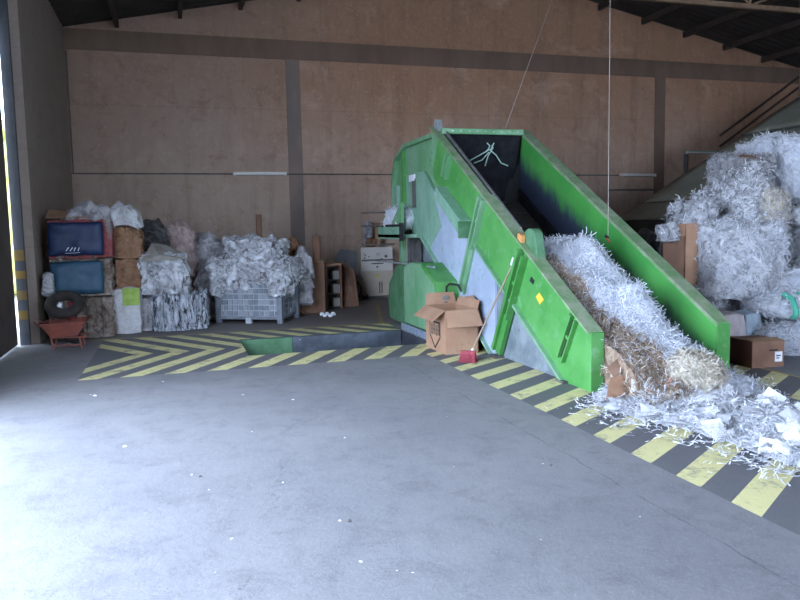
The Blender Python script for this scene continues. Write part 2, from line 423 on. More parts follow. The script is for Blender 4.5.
def netting(c, size, name, m, parent, n=9, seed=0., rnd=.3, rot=0., r=.004, amp=.02):
    """diamond net drawn round the bale"""
    mb = MB(); sx, sy, sz = size
    cr, sr = cos(rot), sin(rot)
    def surf(u, v):   # u runs round the four sides 0..4, v 0..1 height
        k = int(u) % 4; t = (u % 1)*2-1
        p = [(t, -1), (1, t), (-t, 1), (-1, -t)][k]
        q = Vector((p[0], p[1], v*2-1)); q = q.lerp(q.normalized()*1.25, rnd)
        w = Vector((q.x*sx/2, q.y*sy/2, q.z*sz/2))
        d = Vector((q.x, q.y, 0)).normalized()*(.012+amp*noise.noise(w*3+Vector((seed, 0, 0))))
        w += d
        return Vector((w.x*cr-w.y*sr+c[0], w.x*sr+w.y*cr+c[1], max(.01, w.z+c[2])))
    N_ = n*3
    for sgn in (1, -1):
        for k in range(N_):
            pts = [surf((k*4/N_ + sgn*t*1.0) % 4, t) for t in np.linspace(0, 1, 12)]
            mb.tube(pts, r, 4, cap=False)
    return mb.build(name, m, parent)

# ================================================================== SETTING
LW = -1.93; BW = 16.5; RWX = 16.6; RIDGE = 7.33
def roofz(x): return 7.64 - .205*abs(x-RIDGE)
PX0, PX1, PY0, PY1 = .85, 3.33, 9.41, 10.88
Y0 = -9.
fl = MB()
def quad(x0, x1, y0, y1, z=0.): fl.add([(x0,y0,z),(x1,y0,z),(x1,y1,z),(x0,y1,z)], [(0,1,2,3)])
quad(-2.5, RWX, Y0, PY0); quad(-2.5, RWX, PY1, BW); quad(-2.5, PX0, PY0, PY1); quad(PX1, RWX, PY0, PY1)
struct(fl.build('floor', MT['floor']))
pit = MB(); d = -1.3
pit.add([(PX0,PY0,d),(PX1,PY0,d),(PX1,PY1,d),(PX0,PY1,d),(PX0,PY0,0),(PX1,PY0,0),(PX1,PY1,0),(PX0,PY1,0)],
        [(0,1,2,3),(0,4,5,1),(1,5,6,2),(2,6,7,3),(3,7,4,0)])
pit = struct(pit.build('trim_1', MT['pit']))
pl = thing('pit_conveyor', 'green steel side plates of the conveyor sunk in the dark floor pit', 'conveyor', loc=(1.9, 10.5, -1.3))
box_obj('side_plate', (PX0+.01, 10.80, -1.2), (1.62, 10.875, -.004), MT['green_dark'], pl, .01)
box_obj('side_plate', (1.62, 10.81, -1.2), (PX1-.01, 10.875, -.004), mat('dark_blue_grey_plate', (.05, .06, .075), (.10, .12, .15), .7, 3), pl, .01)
box_obj('belt', (PX0+.02, 9.75, -1.2), (PX1-.02, 10.70, -.95), MT['belt'], pl)
for k in range(0): box_obj('stiffener', (1.8+.33*k, 10.795, -1.1), (1.82+.33*k, 10.81, -.14), MT['rubber'], pl)
fix(pl)

# back wall (gable)
wl = MB(); poly = [(LW-.3, 0), (RWX+.3, 0), (RWX+.3, roofz(RWX+.3)+.1), (RIDGE, 7.74), (LW-.3, roofz(LW-.3)+.1)]
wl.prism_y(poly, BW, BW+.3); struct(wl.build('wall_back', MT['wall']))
struct(box_obj('trim_2', (LW, BW-.03, 5.29), (RWX, BW, 5.70), MT['beam']))
struct(box_obj('trim_3', (2.52, BW-.025, 0), (2.83, BW, 5.29), MT['pillar']))
struct(box_obj('trim_4', (12.0, BW-.025, 0), (12.3, BW, 5.29), MT['beam']))
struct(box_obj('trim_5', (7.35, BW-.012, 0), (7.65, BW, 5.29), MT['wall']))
# left wall, gate pillar
GX = -2.20
struct(box_obj('wall_left', (LW-.22, 11.95, 0), (LW, BW, 5.95), MT['wall_left']))
struct(box_obj('trim_6', (-2.183, 11.62, 0), (-2.05, 11.95, 5.9), MT['jamb']))
struct(box_obj('wall_left_return', (-2.05, 11.70, 0), (LW, 11.95, 5.9), MT['wall_left']))
for k, (a, b_) in enumerate(((250, 261), (271, 279), (291, 300), (311, 320))):
    z1 = gy(18, a, 11.6).z; z0 = gy(18, b_, 11.6).z
    struct(box_obj('trim_%d' % (7+k), (-2.183, 11.615, z0), (-2.05, 11.62, z1), MT['yell_old']))
box = MB().box((GX-.04, 7.3, .02), (GX, 11.56, 5.2)); struct(box.build('door_1', MT['leaf']))
struct(box_obj('wall_left_lintel', (GX-.3, Y0, 4.6), (GX-.08, 11.60, 5.8), MT['wall_left']))
struct(box_obj('wall_left_front', (GX-.2, Y0, 0), (GX, -.5, 4.6), MT['wall_left']))
struct(box_obj('wall_right', (RWX, Y0, 0), (RWX+.3, BW, 5.85), MT['wall_left']))
struct(box_obj('wall_front_lintel', (GX-.2, Y0-.3, 5.2), (RWX+.3, Y0, 5.9), MT['wall_left']))
struct(box_obj('wall_front', (9.5, Y0-.3, 0), (RWX+.3, Y0, 5.2), MT['wall_left']))
struct(box_obj('wall_front_left', (GX-.3, Y0-.3, 0), (4.5, Y0, 5.2), MT['wall_left']))  # unseen front wall, its opening placed and sized to steer the light
# ceiling, corrugated
cl = MB(); ys = np.arange(Y0, BW+.01, .06)
for x0, x1 in ((LW-.6, RIDGE), (RIDGE, RWX+.4)):
    vs = []
    for y in ys:
        dz = .025*sin(y*2*pi/.24)
        vs += [(x0, y, roofz(x0)+dz), (x1, y, roofz(x1)+dz)]
    cl.smooth = True; cl.add(vs, [(2*i, 2*i+2, 2*i+3, 2*i+1) for i in range(len(ys)-1)])
struct(cl.build('ceiling', MT['roof']))
k = 11
for x in np.arange(-.9, RWX, 1.25):
    z = roofz(x)
    struct(MB().box((x-.04, Y0, z-.19), (x+.04, BW, z-.05)).build('trim_%d' % k, MT['purlin'])); k += 1
# roof truss
tr = thing('roof_truss', 'rusty brown steel roof truss spanning the hall below the dark roof', 'roof truss', loc=(7.3, 12.35, 5.8))
MB().box((LW, 12.31, 5.77), (RWX, 12.39, 5.86)).build('bottom_chord', MT['truss'], tr)
MB().prism_y([(LW, roofz(LW)-.3), (RIDGE, 7.34), (RWX, roofz(RWX)-.3), (RWX, roofz(RWX)-.22), (RIDGE, 7.42), (LW, roofz(LW)-.22)], 12.31, 12.39).build('top_chord', MT['truss'], tr)
xs = np.arange(LW+.6, RWX-.4, 1.25)
for i, x in enumerate(xs):
    zt = roofz(x)-.3
    if zt-5.86 > .08: MB().tube([(x, 12.35, 5.84), (x, 12.35, zt)], .025, 6).build('web', MT['truss'], tr)
    if i+1 < len(xs):
        x2 = xs[i+1]; a, b_ = ((x, roofz(x)-.3), (x2, 5.84)) if i % 2 else ((x, 5.84), (x2, roofz(x2)-.3))
        MB().tube([(a[0], 12.35, a[1]), (b_[0], 12.35, b_[1])], .022, 6).build('web', MT['truss'], tr)
fix(tr)
# outside
struct(box_obj('ground', (-60, -60, -.25), (60, 60, -1.6), mat('pale_yard_concrete', (.42, .41, .39), (.5, .49, .46), .9, 1.))) if False else None
g = MB(); g.add([(-60,-50,-.02),(-2.5,-50,-.02),(-2.5,50,-.02),(-60,50,-.02)], [(0,1,2,3)])
g.add([(-2.5,-50,-.02),(40,-50,-.02),(40,Y0,-.02),(-2.5,Y0,-.02)], [(0,1,2,3)])
struct(g.build('ground', mat('pale_yard_concrete', (.42, .41, .39), (.5, .49, .46), .9, 1.)))
hd = MB(); lumpy(hd, (-4.6, 23.5, 2.2), (2, 7, 4.4), .3, 2., 20, .3, 3.)
tag(hd.build('hedge', mat('sunlit_leaves', (.20, .24, .05), (.42, .42, .12), .8, 4, bump=.6, bsc=20)), 'sunlit yellow green hedge seen through the thin gap beside the gate', 'hedge', kind='stuff')

# wall services
def wl_pt(px, py): p = gy(px, py, BW); return p.x, p.z
cd = MB()
cd.tube([(LW, BW-.04, 2.81), (1.28, BW-.04, 2.81)], .014, 6); cd.tube([(2.45, BW-.04, 2.81), (10.9, BW-.04, 2.80)], .014, 6)
tag(cd.build('wall_conduit', MT['steel_dark']), 'thin dark conduit running level along the concrete back wall', 'conduit')
tag(MB().tube([(LW+.04, BW-.04, 5.25), (LW+.04, BW-.04, 2.81)], .014, 6).build('wall_conduit', MT['steel_dark']), 'thin dark cable dropping down the far left wall corner', 'conduit')
for (x0, x1, z, lab, nm) in ((1.30, 2.46, 2.81, 'white fluorescent batten on back wall left of the dark pilaster', 0), (10.95, 12.0, 2.80, 'white fluorescent batten on back wall above the conveyor, right of hanging cord', 1), (12.9, 14.6, 3.40, 'greenish fluorescent batten high on back wall, half hidden by the sloping sheet', 2)):
    t = thing('fluorescent_light', lab, 'light', loc=(x0, BW, z))
    box_obj('housing', (x0, BW-.09, z-.03), (x1, BW-.03, z+.04), MT['ivory'] if nm < 2 else MT['teal_worn'], t, .008)
    MB().tube([(x0+.05, BW-.11, z-.01), (x1-.05, BW-.11, z-.01)], .02, 8).build('tube', MT['tube'], t)
    for xx in (x0+.02, x1-.06): box_obj('end_cap', (xx, BW-.14, z-.04), (xx+.04, BW-.06, z+.03), MT['ivory'], t)
    fix(t)
tag(MB().tube([(12.95, BW-.05, 3.35), (12.95, BW-.05, 2.85)], .05, 8).build('drain_pipe', MT['steel_dark']), 'short dark vertical pipe below the greenish light', 'pipe')
tag(MB().tube([(12.0, BW-.05, 2.43), (10.63, BW-.05, 2.43), (10.63, BW-.05, .8)], .022, 6).build('wall_pipe', MT['steel_dark']), 'thin bent pipe on back wall turning down behind the green conveyor', 'pipe')
# rail running up the back wall
mb = MB()
for dz in (0., .28): mb.tube([(14.0, BW-.06, 3.56+dz), (16.55, BW-.06, 5.18+dz)], .03, 6)
tag(mb.build('sloping_rail', MT['purlin']), 'dark twin sloping rail running up the back wall at right', 'rail')

# ================================================================== SLOPING SHEET (right)
sl = thing('sloping_sheet_cover', 'large grey green sheet cover sloping up to the right behind the paper bales', 'cover', loc=(8.6, 11.5, 0))
YE = 13.
A = gy(618, 219, YE); Bp = gy(800, 96, YE); slp = (Bp.z-A.z)/(Bp.x-A.x)
L_ = [0, .55, 2.15, 3.0, 4.4, 5.8]
for i in range(5):
    x0 = A.x+L_[i]; x1 = A.x+L_[i+1]
    ysn = np.linspace(9.4, YE, 14); xsn = np.linspace(x0, x1, 7); vs = []
    for y in ysn:
        for j, x in enumerate(xsn):
            t = j/6; vs.append((x, y, A.z+slp*(x-A.x) + .018*sin(pi*t)+.02*noise.noise(Vector((x, y, 1)))-.02*i*0))
    mb = MB(); mb.smooth = True
    n7 = 7
    mb.add(vs, [(r_*n7+c_, r_*n7+c_+1, (r_+1)*n7+c_+1, (r_+1)*n7+c_) for r_ in range(13) for c_ in range(6)])
    o = mb.build('sheet', MT['sheet'], sl); md = o.modifiers.new('s', 'SOLIDIFY'); md.thickness = .05; md.offset = -1
    zz = A.z+slp*(x1-A.x)
    MB().tube([(x1, 9.4, zz+.0), (x1, YE, zz+.0)], .018, 6).build('seam', MT['steel_dark'], sl)
box_obj('skirt', (A.x+.02, 9.45, 0), (A.x+.08, YE-.02, A.z-.05), MT['sheet_dk'], sl)
box_obj('back_skirt', (A.x+.08, YE-.1, 0), (A.x+5.8, YE-.04, A.z-.05), MT['sheet_dk'], sl)
MB().prism_y([(A.x+.08, A.z-.05), (A.x+5.8, A.z-.05), (A.x+5.8, A.z+slp*5.8-.08)], YE-.1, YE-.04).build('gable', MT['sheet_dk'], sl)
for y in (9.6, 12.85): box_obj('post', (A.x+5.5, y, 0), (A.x+5.6, y+.1, A.z+slp*5.5-.08), MT['steel_dark'], sl)
fix(sl)

# ================================================================== GREEN CONVEYOR
SL = .572
def top(y): return .55+SL*(y-6.06)
cv = thing('inclined_conveyor', 'big green inclined conveyor with open trough full of shredded paper', 'conveyor', loc=(4.4, 9., 0))
XL0, XL1, XR0, XR1 = 3.72, 3.84, 5.10, 5.22
low = lambda y: max(0., (y-6.52)*.6)
sp = MB().prism_x([(6.06, 0), (6.06, .55), (10.35, top(10.35)), (10.35, low(10.35)), (6.52, 0)], XL0, XL1)
sp = sp.build('side_panel', MT['green'], cv, .006); sp['label'] = 'left green side panel with ribs'
# flange on top of left panel
MB().prism_x([(6.04, .555), (6.04, .58), (10.4, top(10.4)+.03), (10.4, top(10.4)+.002)], XL0-.03, XL1+.015).build('flange', MT['green_dust'], cv)
e = MB().prism_x([(6.02, 0), (6.02, .565), (6.06, .58), (6.06, 0)], XL0-.0, XL1+.015).build('end_plate', MT['green'], cv)
MB().prism_x([(7.75, top(7.75)+.03), (7.75, top(7.75)+.05), (10.45, top(10.45)+.09), (10.45, top(10.45)+.03)], XL1, XL1+.02).build('wear_strip', MT['steel'], cv)
MB().prism_x([(7.75, top(7.75)-.02), (7.75, top(7.75)+.035), (10.3, top(10.3)+.035), (10.3, top(10.3)-.02)], XL1+.001-.03, XL1+.001).build('edge_seal', MT['black'], cv)
# right panel
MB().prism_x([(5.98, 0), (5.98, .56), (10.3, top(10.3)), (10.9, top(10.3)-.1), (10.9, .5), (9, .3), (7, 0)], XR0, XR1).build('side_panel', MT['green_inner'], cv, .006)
MB().prism_x([(5.96, .555), (5.96, .60), (10.3, top(10.3)+.045), (10.3, top(10.3))], XR0-.01, XR1+.03).build('flange', MT['green_dust'], cv)
MB().prism_x([(5.955, 0), (5.955, .585), (5.985, .60), (5.985, 0)], XR0, XR1+.03).build('end_plate', MT['green'], cv)
# lower edge angle and skirt
for off, th, mname in ((0., .035, 'green_worn'), (-.045, .04, 'black')):
    MB().prism_x([(6.52, off), (6.52, off+th), (9.3, low(9.3)+off+th), (9.3, low(9.3)+off)], XL0-.05 if off == 0 else XL0-.005, XL0).build('lower_angle', MT[mname], cv)
MB().prism_x([(6.5, 0.01), (8.2, 0.01), (8.2, low(8.2))], 3.74, 3.80).build('skirt', MT['skirt_dark'], cv)
MB().prism_x([(8.16, .01), (8.22, .01), (10.8, 1.42), (11.02, 1.9), (10.5, 2.22), (8.16, low(8.16)-.02)], 3.705, 3.735).build('skirt', MT['skirt'], cv)
MB().prism_x([(8.20, .0), (8.26, .0), (10.86, 1.42), (10.8, 1.44)], 3.66, 3.74).build('skirt_flange', MT['teal_worn'], cv)
# ledge (upper, left)
yl0, yl1 = 8.92, 9.85
MB().prism_x([(yl0, top(yl0)-.74), (yl0, top(yl0)-.52), (yl1, top(yl1)-.56), (yl1, top(yl1)-.74)], 3.56, 3.72).build('ledge', MT['teal_worn'], cv, .006)
MB().prism_x([(yl0-.01, top(yl0)-.75), (yl0-.01, top(yl0)-.53), (yl0, top(yl0)-.53), (yl0, top(yl0)-.75)], 3.53, 3.72).build('ledge_end', MT['green_dark'], cv)  # end face in darker green, its shade put into the colour
# ribs : perpendicular to incline
dv = Vector((0, .496, -.868))   # down-rib direction
al = Vector((0, .868, .496))
def rib(y, length, w=.10, t=.06, m='green', slot=.8, name='rib'):
    """folded channel: two lit lips round an open dark slot, solid post below"""
    p = Vector((0, y, top(y)))
    def strip(o0, o1, d0, d1, x0, x1, mm, nm, par=None):
        q = [p+al*o0+dv*d0, p+al*o1+dv*d0, p+al*o1+dv*d1, p+al*o0+dv*d1]
        return MB().prism_x([(v.y, max(v.z, 0.)) for v in q], x0, x1).build(nm, MT[mm], par or cv)
    ls = length*slot
    rb_ = strip(w*.18, w*.5, 0, length, XL0-t, XL0, m, name)
    strip(-w*.5, -w*.36, 0, ls, XL0-t, XL0, m, 'rib_lip', rb_)
    strip(-w*.36, w*.18, .05, ls-.02, XL0-.012, XL0-.002, 'black', 'slot', rb_)
    strip(-w*.36, w*.18, ls*.45, ls*.5, XL0-t*.7, XL0-.012, m, 'rib_tie', rb_)
    if slot < 1: strip(-w*.5, w*.18, ls, length, XL0-t*.6, XL0, m, 'rib_foot', rb_)
rib(7.36, 1.40, .16, .09, slot=.62)
rib(6.30, .52, .13, .05, slot=1.)
rib(8.48, 1.40, .14, .08, 'green_worn', .5)
rib(9.62, .36, .16, .07, 'green_worn', 1.)
rib(10.18, .50, .13, .04, 'green_worn', 1.)
# rear body
rb = [(10.30, top(10.3)-.02), (10.42, 2.95), (11.72, 2.92), (12.2, 2.74), (12.42, 2.35), (12.42, 1.42), (10.85, 1.42), (10.3, 1.2)]
MB().prism_x(rb, 3.76, 5.22).build('head_housing', MT['green_worn'], cv, .01)
def band(p0, p1, w, x0, x1, m, name='flange'):
    a = Vector((p0[0], p0[1])); b_ = Vector((p1[0], p1[1])); d = (b_-a).normalized(); n_ = Vector((-d.y, d.x))*w/2
    q = [a-n_, b_-n_, b_+n_, a+n_]
    return MB().prism_x([(v.x, v.y) for v in q], x0, x1).build(name, MT[m], cv)
for a, b_ in (((10.36, 2.93), (11.74, 2.92)), ((11.74, 2.92), (12.22, 2.74)), ((12.22, 2.74), (12.42, 2.35)), ((12.42, 2.38), (12.42, 1.42))):
    band(a, b_, .06, 3.68, 3.78, 'green_worn')
band((12.3, 2.3), (12.3, 1.42), .24, 3.70, 3.765, 'teal_worn', 'side_strip')
band((11.85, 2.85), (11.85, 2.0), .07, 3.70, 3.765, 'green', 'side_strip')
MB().prism_x([(11.62, 2.44), (10.75, 2.44), (10.3, 2.1), (10.0, 1.6), (10.5, 1.28), (10.86, 1.42), (11.30, 1.42), (11.62, 1.78)], 3.70, 3.745).build('cover_plate', MT['teal_worn'], cv, .005)
MB().box((3.685, 11.12, 1.9), (3.70, 11.28, 2.35)).build('slot', MT['steel_dark'], cv)
MB().box((3.68, 11.15, 2.32), (3.70, 11.42, 2.42)).build('plate_label', MT['paper_w'], cv)
# pocket and tray
MB().box((3.42, 11.15, 1.42), (3.76, 12.42, 1.48)).build('tray', MT['teal_worn'], cv, .004)
MB().box((3.42, 11.15, 1.40), (3.45, 12.42, 1.60)).build('tray_front', MT['teal_worn'], cv, .004)
MB().prism_x([(11.15, 1.48), (11.15, 1.98), (11.75, 1.62), (11.75, 1.48)], 3.45, 3.50).build('tray_gusset', MT['green_worn'], cv)
MB().tube([(3.42, 11.0, 1.62), (3.42, 11.9, 1.62)], .02, 6).build('handle_bar', MT['black'], cv)
MB().box((3.40, 10.98, 1.38), (3.44, 11.10, 1.66)).build('bracket', MT['black'], cv)
for z in (1.85, 1.62, 1.30, 1.03): MB().tube([(3.10, 12.35, z), (3.70, 12.35, z)], .014, 6).build('rod', MT['steel_dark'], cv)
# recess + lower body
MB().box((3.95, 9.3, 0), (5.2, 12.4, 1.42)).build('lower_body', MT['skirt_dark'], cv)
MB().box((3.86, 9.35, .0), (3.95, 11.2, 1.0)).build('lower_panel', MT['teal_worn'], cv)
for y, m in ((12.36, 'green_worn'), (11.75, 'steel_dark'), (11.55, 'steel_dark')): MB().box((3.80, y-.05, 0), (3.90, y+.05, 1.42)).build('leg', MT[m], cv)
MB().tube([(3.44, 12.6, 1.01), (3.44, 9.6, 1.03)], .016, 6).build('hand_rail', MT['galv'], cv)
# octagonal guards
MB().prism_x([(12.02, .06), (12.08, .40), (12.0, .66), (11.5, 1.0), (10.9, 1.0), (10.9, .04), (11.8, .04)], 3.48, 3.80).build('rear_guard', MT['green_dark'], cv, .02)
MB().prism_x([(10.92, .10), (10.92, .98), (10.6, 1.06), (10.05, 1.06), (9.45, .82), (9.32, .45), (9.35, .10)], 3.40, 3.84).build('pulley_guard', MT['green_worn'], cv, .03)
MB().prism_x([(10.0, 1.075), (9.40, .84), (9.27, .46), (9.27, .1), (9.36, .1), (9.36, .44), (9.47, .79), (10.03, 1.02)], 3.385, 3.84).build('guard_rim', MT['green'], cv, .006)
MB().box((3.36, 9.33, -1.0), (3.40, 10.95, .10)).build('kick_plate', mat('blue_grey_chequer_plate', (.22, .28, .36), (.40, .46, .55), .45, 30, .45, .55, metal=.3), cv)
# valve with hose
p = gy(441, 293, 9.3)
MB().tube([(3.5, 9.3, .62), (3.5, 9.28, .78), (3.52, 9.22, .82), (3.56, 9.0, .82), (3.58, 8.95, .74)], .016, 8).build('hose', MT['cable'], cv)
MB().tube([(3.46, 9.42, .62), (3.46, 9.22, .62)], [.05, .05], 10).build('valve', MT['steel'], cv)
MB().tube([(3.46, 9.36, .56), (3.46, 9.20, .56)], [.03, .03], 8).build('valve', MT['steel_dark'], cv)
# belt
def beltz(y): return .02+.565*(y-6.85) if y > 6.85 else .02
bm_ = MB(); yb = 6.85
bm_.prism_x([(6.2, .012), (6.85, .03), (10.95, beltz(10.95)), (10.95, beltz(10.95)-.1), (6.9, .0), (6.2, .0)], XL1+.01, XR0-.01)
while yb < 10.9:
    z = beltz(yb); bm_.prism_x([(yb, z), (yb+.05, z+.028), (yb+.075, z+.042), (yb+.09, z+.05-.02)], XL1+.02, XR0-.02); yb += .30
bm_.build('belt', MT['belt'], cv)
MB().prism_x([(6.9, beltz(6.9)), (6.9, beltz(6.9)+.18), (10.95, beltz(10.95)+.18), (10.95, beltz(10.95))], XR0-.035, XR0-.001).build('belt_seal', MT['rubber'], cv)
MB().prism_x([(6.9, beltz(6.9)), (6.9, beltz(6.9)+.18), (10.95, beltz(10.95)+.18), (10.95, beltz(10.95))], XL1+.001, XL1+.035).build('belt_seal', MT['rubber'], cv)
# top bar + rubber curtain
MB().box((XL1-.05, 10.14, 2.93), (XR0-.005, 10.22, 3.01)).build('cross_bar', MT['green_worn'], cv, .004)
for i in range(9): MB().tube([(3.95+.13*i, 10.13, 2.97), (3.95+.13*i, 10.145, 2.97)], .012, 6).build('bolt', MT['steel'], cv)
cu = MB(); nx = 24; vs = []
for j in range(9):
    for i in range(nx+1):
        x = XL1+.01+(XR0-XL1-.04)*i/nx; t = j/8
        y = 10.20+.02*sin(i*1.9)*t+.10*t*t + (.15*t*max(0, (i-19)/5))
        vs.append((x, y, 2.94-t*(2.94-1.95)))
cu.smooth = True; cu.add(vs, [(j*(nx+1)+i, j*(nx+1)+i+1, (j+1)*(nx+1)+i+1, (j+1)*(nx+1)+i) for j in range(8) for i in range(nx)])
o = cu.build('rubber_curtain', MT['rubber'], cv); md = o.modifiers.new('s', 'SOLIDIFY'); md.thickness = .012
MB().prism_x([(10.28, 2.9), (10.28, 1.5), (10.34, 1.5), (10.34, 2.9)], XL1, XR0).build('back_plate', MT['black'], cv)
# pointed tip at the head
MB().prism_x([(10.22, top(10.2)), (10.44, top(10.2)), (10.40, 3.14), (10.36, 3.16)], XL0+.04, XL1+.02).build('pointed_lug', MT['galv'], cv)
# pivot housing on flange near middle
yh = 7.45
hp = [(yh-.28, top(yh-.28)-.02)]
for t in np.linspace(0, pi, 8): hp.append((yh - .13*cos(t)-.06, top(yh)+.12+.09*sin(t)))
hp.append((yh+.12, top(yh+.12)-.02))
MB().prism_x(hp, XL0+.05, XL1+.04).build('pivot_housing', MT['green_dark'], cv, .01)
MB().prism_x([(yh+.02, top(yh)+.04), (yh+.12, top(yh)+.08), (yh+.10, top(yh)+.16), (yh+.0, top(yh)+.13)], XL0-.01, XL0+.04).build('latch', mat('orange_plastic', (.62, .30, .10), rough=.6), cv)
p0 = Vector((0, 7.60, top(7.60)-.12))
MB().prism_x([(7.62, .96+.22), (7.70, 1.0+.23), (7.76, .92+.22), (7.68, .87+.22)], XL0-.004, XL0).build('sticker', MT['paper_w'], cv)
MB().prism_x([(6.95, .80), (7.05, .87), (7.13, .82), (7.04, .74)], XL0-.004, XL0).build('sticker', MT['yellow'], cv)
MB().prism_x([(7.77, .92), (7.80, .94), (7.81, .88), (7.78, .87)], XL0-.004, XL0).build('sticker', MT['yellow'], cv)
MB().prism_x([(7.16, .99), (7.23, 1.03), (7.26, .98), (7.19, .95)], XL0-.01, XL0).build('stop_block', MT['black'], cv)
# feet and yellow sprayed edge
MB().box((XL0-.10, 7.98, 0), (XL0+.02, 8.18, .03)).build('foot', MT['steel_dark'], cv)
MB().box((XL0-.06, 6.45, 0), (XL0+.02, 6.60, .025)).build('foot', MT['steel_dark'], cv)
fix(cv)
# twine on curtain
tw = MB()
for s_ in ([(467, 162), (478, 156), (487, 151), (490, 146), (487, 143)], [(485, 166), (488, 156), (493, 148), (492, 145)], [(490, 150), (496, 155), (501, 163), (508, 166)], [(474, 163), (482, 160), (489, 152)], [(486, 151), (491, 149), (494, 143)]):
    tw.tube([gy(px, py, 10.14) for px, py in s_], .009, 5)
tag(tw.build('twine', MT['twine']), 'tangle of pale green twine hanging on the black rubber curtain', 'twine')
# paper caught in pocket
mb = MB(); sm = lumpy(mb, (3.6, 11.75, 1.72), (.24, .9, .34), .05, 5, 14, .5, 2.); ribbons(mb, sm, 420, (.05, .12), stand=.6)
tag(mb.build('shredded_paper_clump', MT['shred_b']), 'clump of shredded paper caught in the side tray of the green conveyor', 'shredded paper', kind='stuff')

# ================================================================== SHREDDED PAPER in trough and on floor
def sheet_pile(fn, x0, x1, y0, y1, nx, ny, mats, n, L, W, stand=.5, lift=.03, mask=None, colour=None, name='pile', curl=.9):
    mb = MB(); mb.smooth = True; vs = []; sm = []
    for j in range(ny+1):
        for i in range(nx+1):
            x = x0+(x1-x0)*i/nx; y = y0+(y1-y0)*j/ny; vs.append(Vector((x, y, fn(x, y))))
    fs = []
    for j in range(ny):
        for i in range(nx):
            q = (j*(nx+1)+i, j*(nx+1)+i+1, (j+1)*(nx+1)+i+1, (j+1)*(nx+1)+i)
            c_ = sum((vs[k] for k in q), Vector())/4
            if mask is not None and not mask(c_): continue
            fs.append(q); e1 = vs[q[2]]-vs[q[0]]; e2 = vs[q[3]]-vs[q[1]]; nr = e1.cross(e2)
            sm.append((c_, nr.normalized(), nr.length/2))
    mb.add([v[:] for v in vs], fs); mb.smooth = False
    return mb, sm
# centre line of the hopper pile (y -> height above belt), fullness across x
def pile_z(x, y):
    t = (x-(XL1))/(XR0-XL1)
    b_ = beltz(y)
    # profile along y : low crest near y 6, high crest to 9.1 then sharp end
    h = np.interp(y, [5.25, 5.6, 6.0, 6.3, 6.7, 7.1, 7.5, 8.0, 8.4, 8.6, 8.75], [.0, .30, .48, .70, .88, 1.02, .98, .72, .30, .08, -.05])
    across = np.interp(t, [0, .1, .3, .5, .62, .78, .92, 1.], [.84, .84, .90, 1.0, .98, .68, .22, .05])
    lump = .15*noise.noise(Vector((x*2.3, y*2.3, 3)))+.07*noise.noise(Vector((x*6, y*6, 1)))+.02*noise.noise(Vector((x*16, y*16, 1)))
    return b_ + h*across + lump*(h > 0)
mb, sm = sheet_pile(pile_z, XL1+.03, XR0-.04, 5.25, 8.75, 44, 110, None, 0, 0, 0)
brown = []; white = []
for s_ in sm:
    t = (s_[0].x-XL1)/(XR0-XL1)
    edge = np.interp(s_[0].y, [5.8, 6.6, 7.3, 8.0, 8.6], [.36, .26, .22, .14, .02]) + .10*noise.noise(Vector((s_[0].y*4, 0, 7)))
    (brown if t < edge else white).append(s_)
# base mesh coloured by zone
fs_all = mb.f
for k, s_ in enumerate(sm):
    t = (s_[0].x-XL1)/(XR0-XL1)
    edge = np.interp(s_[0].y, [5.8, 6.6, 7.3, 8.0, 8.6], [.36, .26, .22, .14, .02]) + .10*noise.noise(Vector((s_[0].y*4, 0, 7)))
    mb.mi[k] = 1 if t < edge else 0
side = []
for j in range(0, 44):   # the heap's loose flanks where it leaves the trough
    for i_, sx in ((0, -1), (44, 1)):
        a = Vector(mb.v[j*45+i_]); b_ = Vector(mb.v[(j+1)*45+i_])
        if a.y > 6.25: continue
        a2 = Vector((a.x+sx*.05*(a.y < 5.9), a.y, .004)); b2 = Vector((b_.x+sx*.05*(b_.y < 5.9), b_.y, .004))
        mb.cur = 1 if sx < 0 else 0
        mb.add([a[:], b_[:], b2[:], a2[:]], [(0, 1, 2, 3)])
        if sx < 0: side.append(((a+b_+a2+b2)/4, Vector((-1, -.4, .3)).normalized(), .02))
mb.cur = 0
ribbons(mb, side, 260, (.05, .12), (.004, .009), .03, .4, 1.5, cmat=[1, 1, 2])
ribbons(mb, white, 9500, (.05, .12), (.004, .009), .035, .6, 1.5)
n0 = len(mb.f); ribbons(mb, brown, 3800, (.05, .12), (.004, .008), .035, .5, 1.5, cmat=[1, 1, 1, 1, 2, 0])
tag(mb.build('shredded_paper_pile', [MT['shred_b'], MT['shred_br'], MT['shred_c']]), 'bluish white and brown shredded paper heaped in the green conveyor trough', 'shredded paper', kind='stuff')
# cream fringe clump at trough mouth
mb = MB(); sm = lumpy(mb, (4.46, 5.50, .20), (.40, .34, .34), .04, 4, 16, .9, 5.); ribbons(mb, sm, 1800, (.04, .09), (.005, .010), .02, .7, .8)
tag(mb.build('cream_shred_clump', MT['shred_c']), 'cream fringed clump of shredded paper at the mouth of the conveyor', 'shredded paper', kind='stuff')
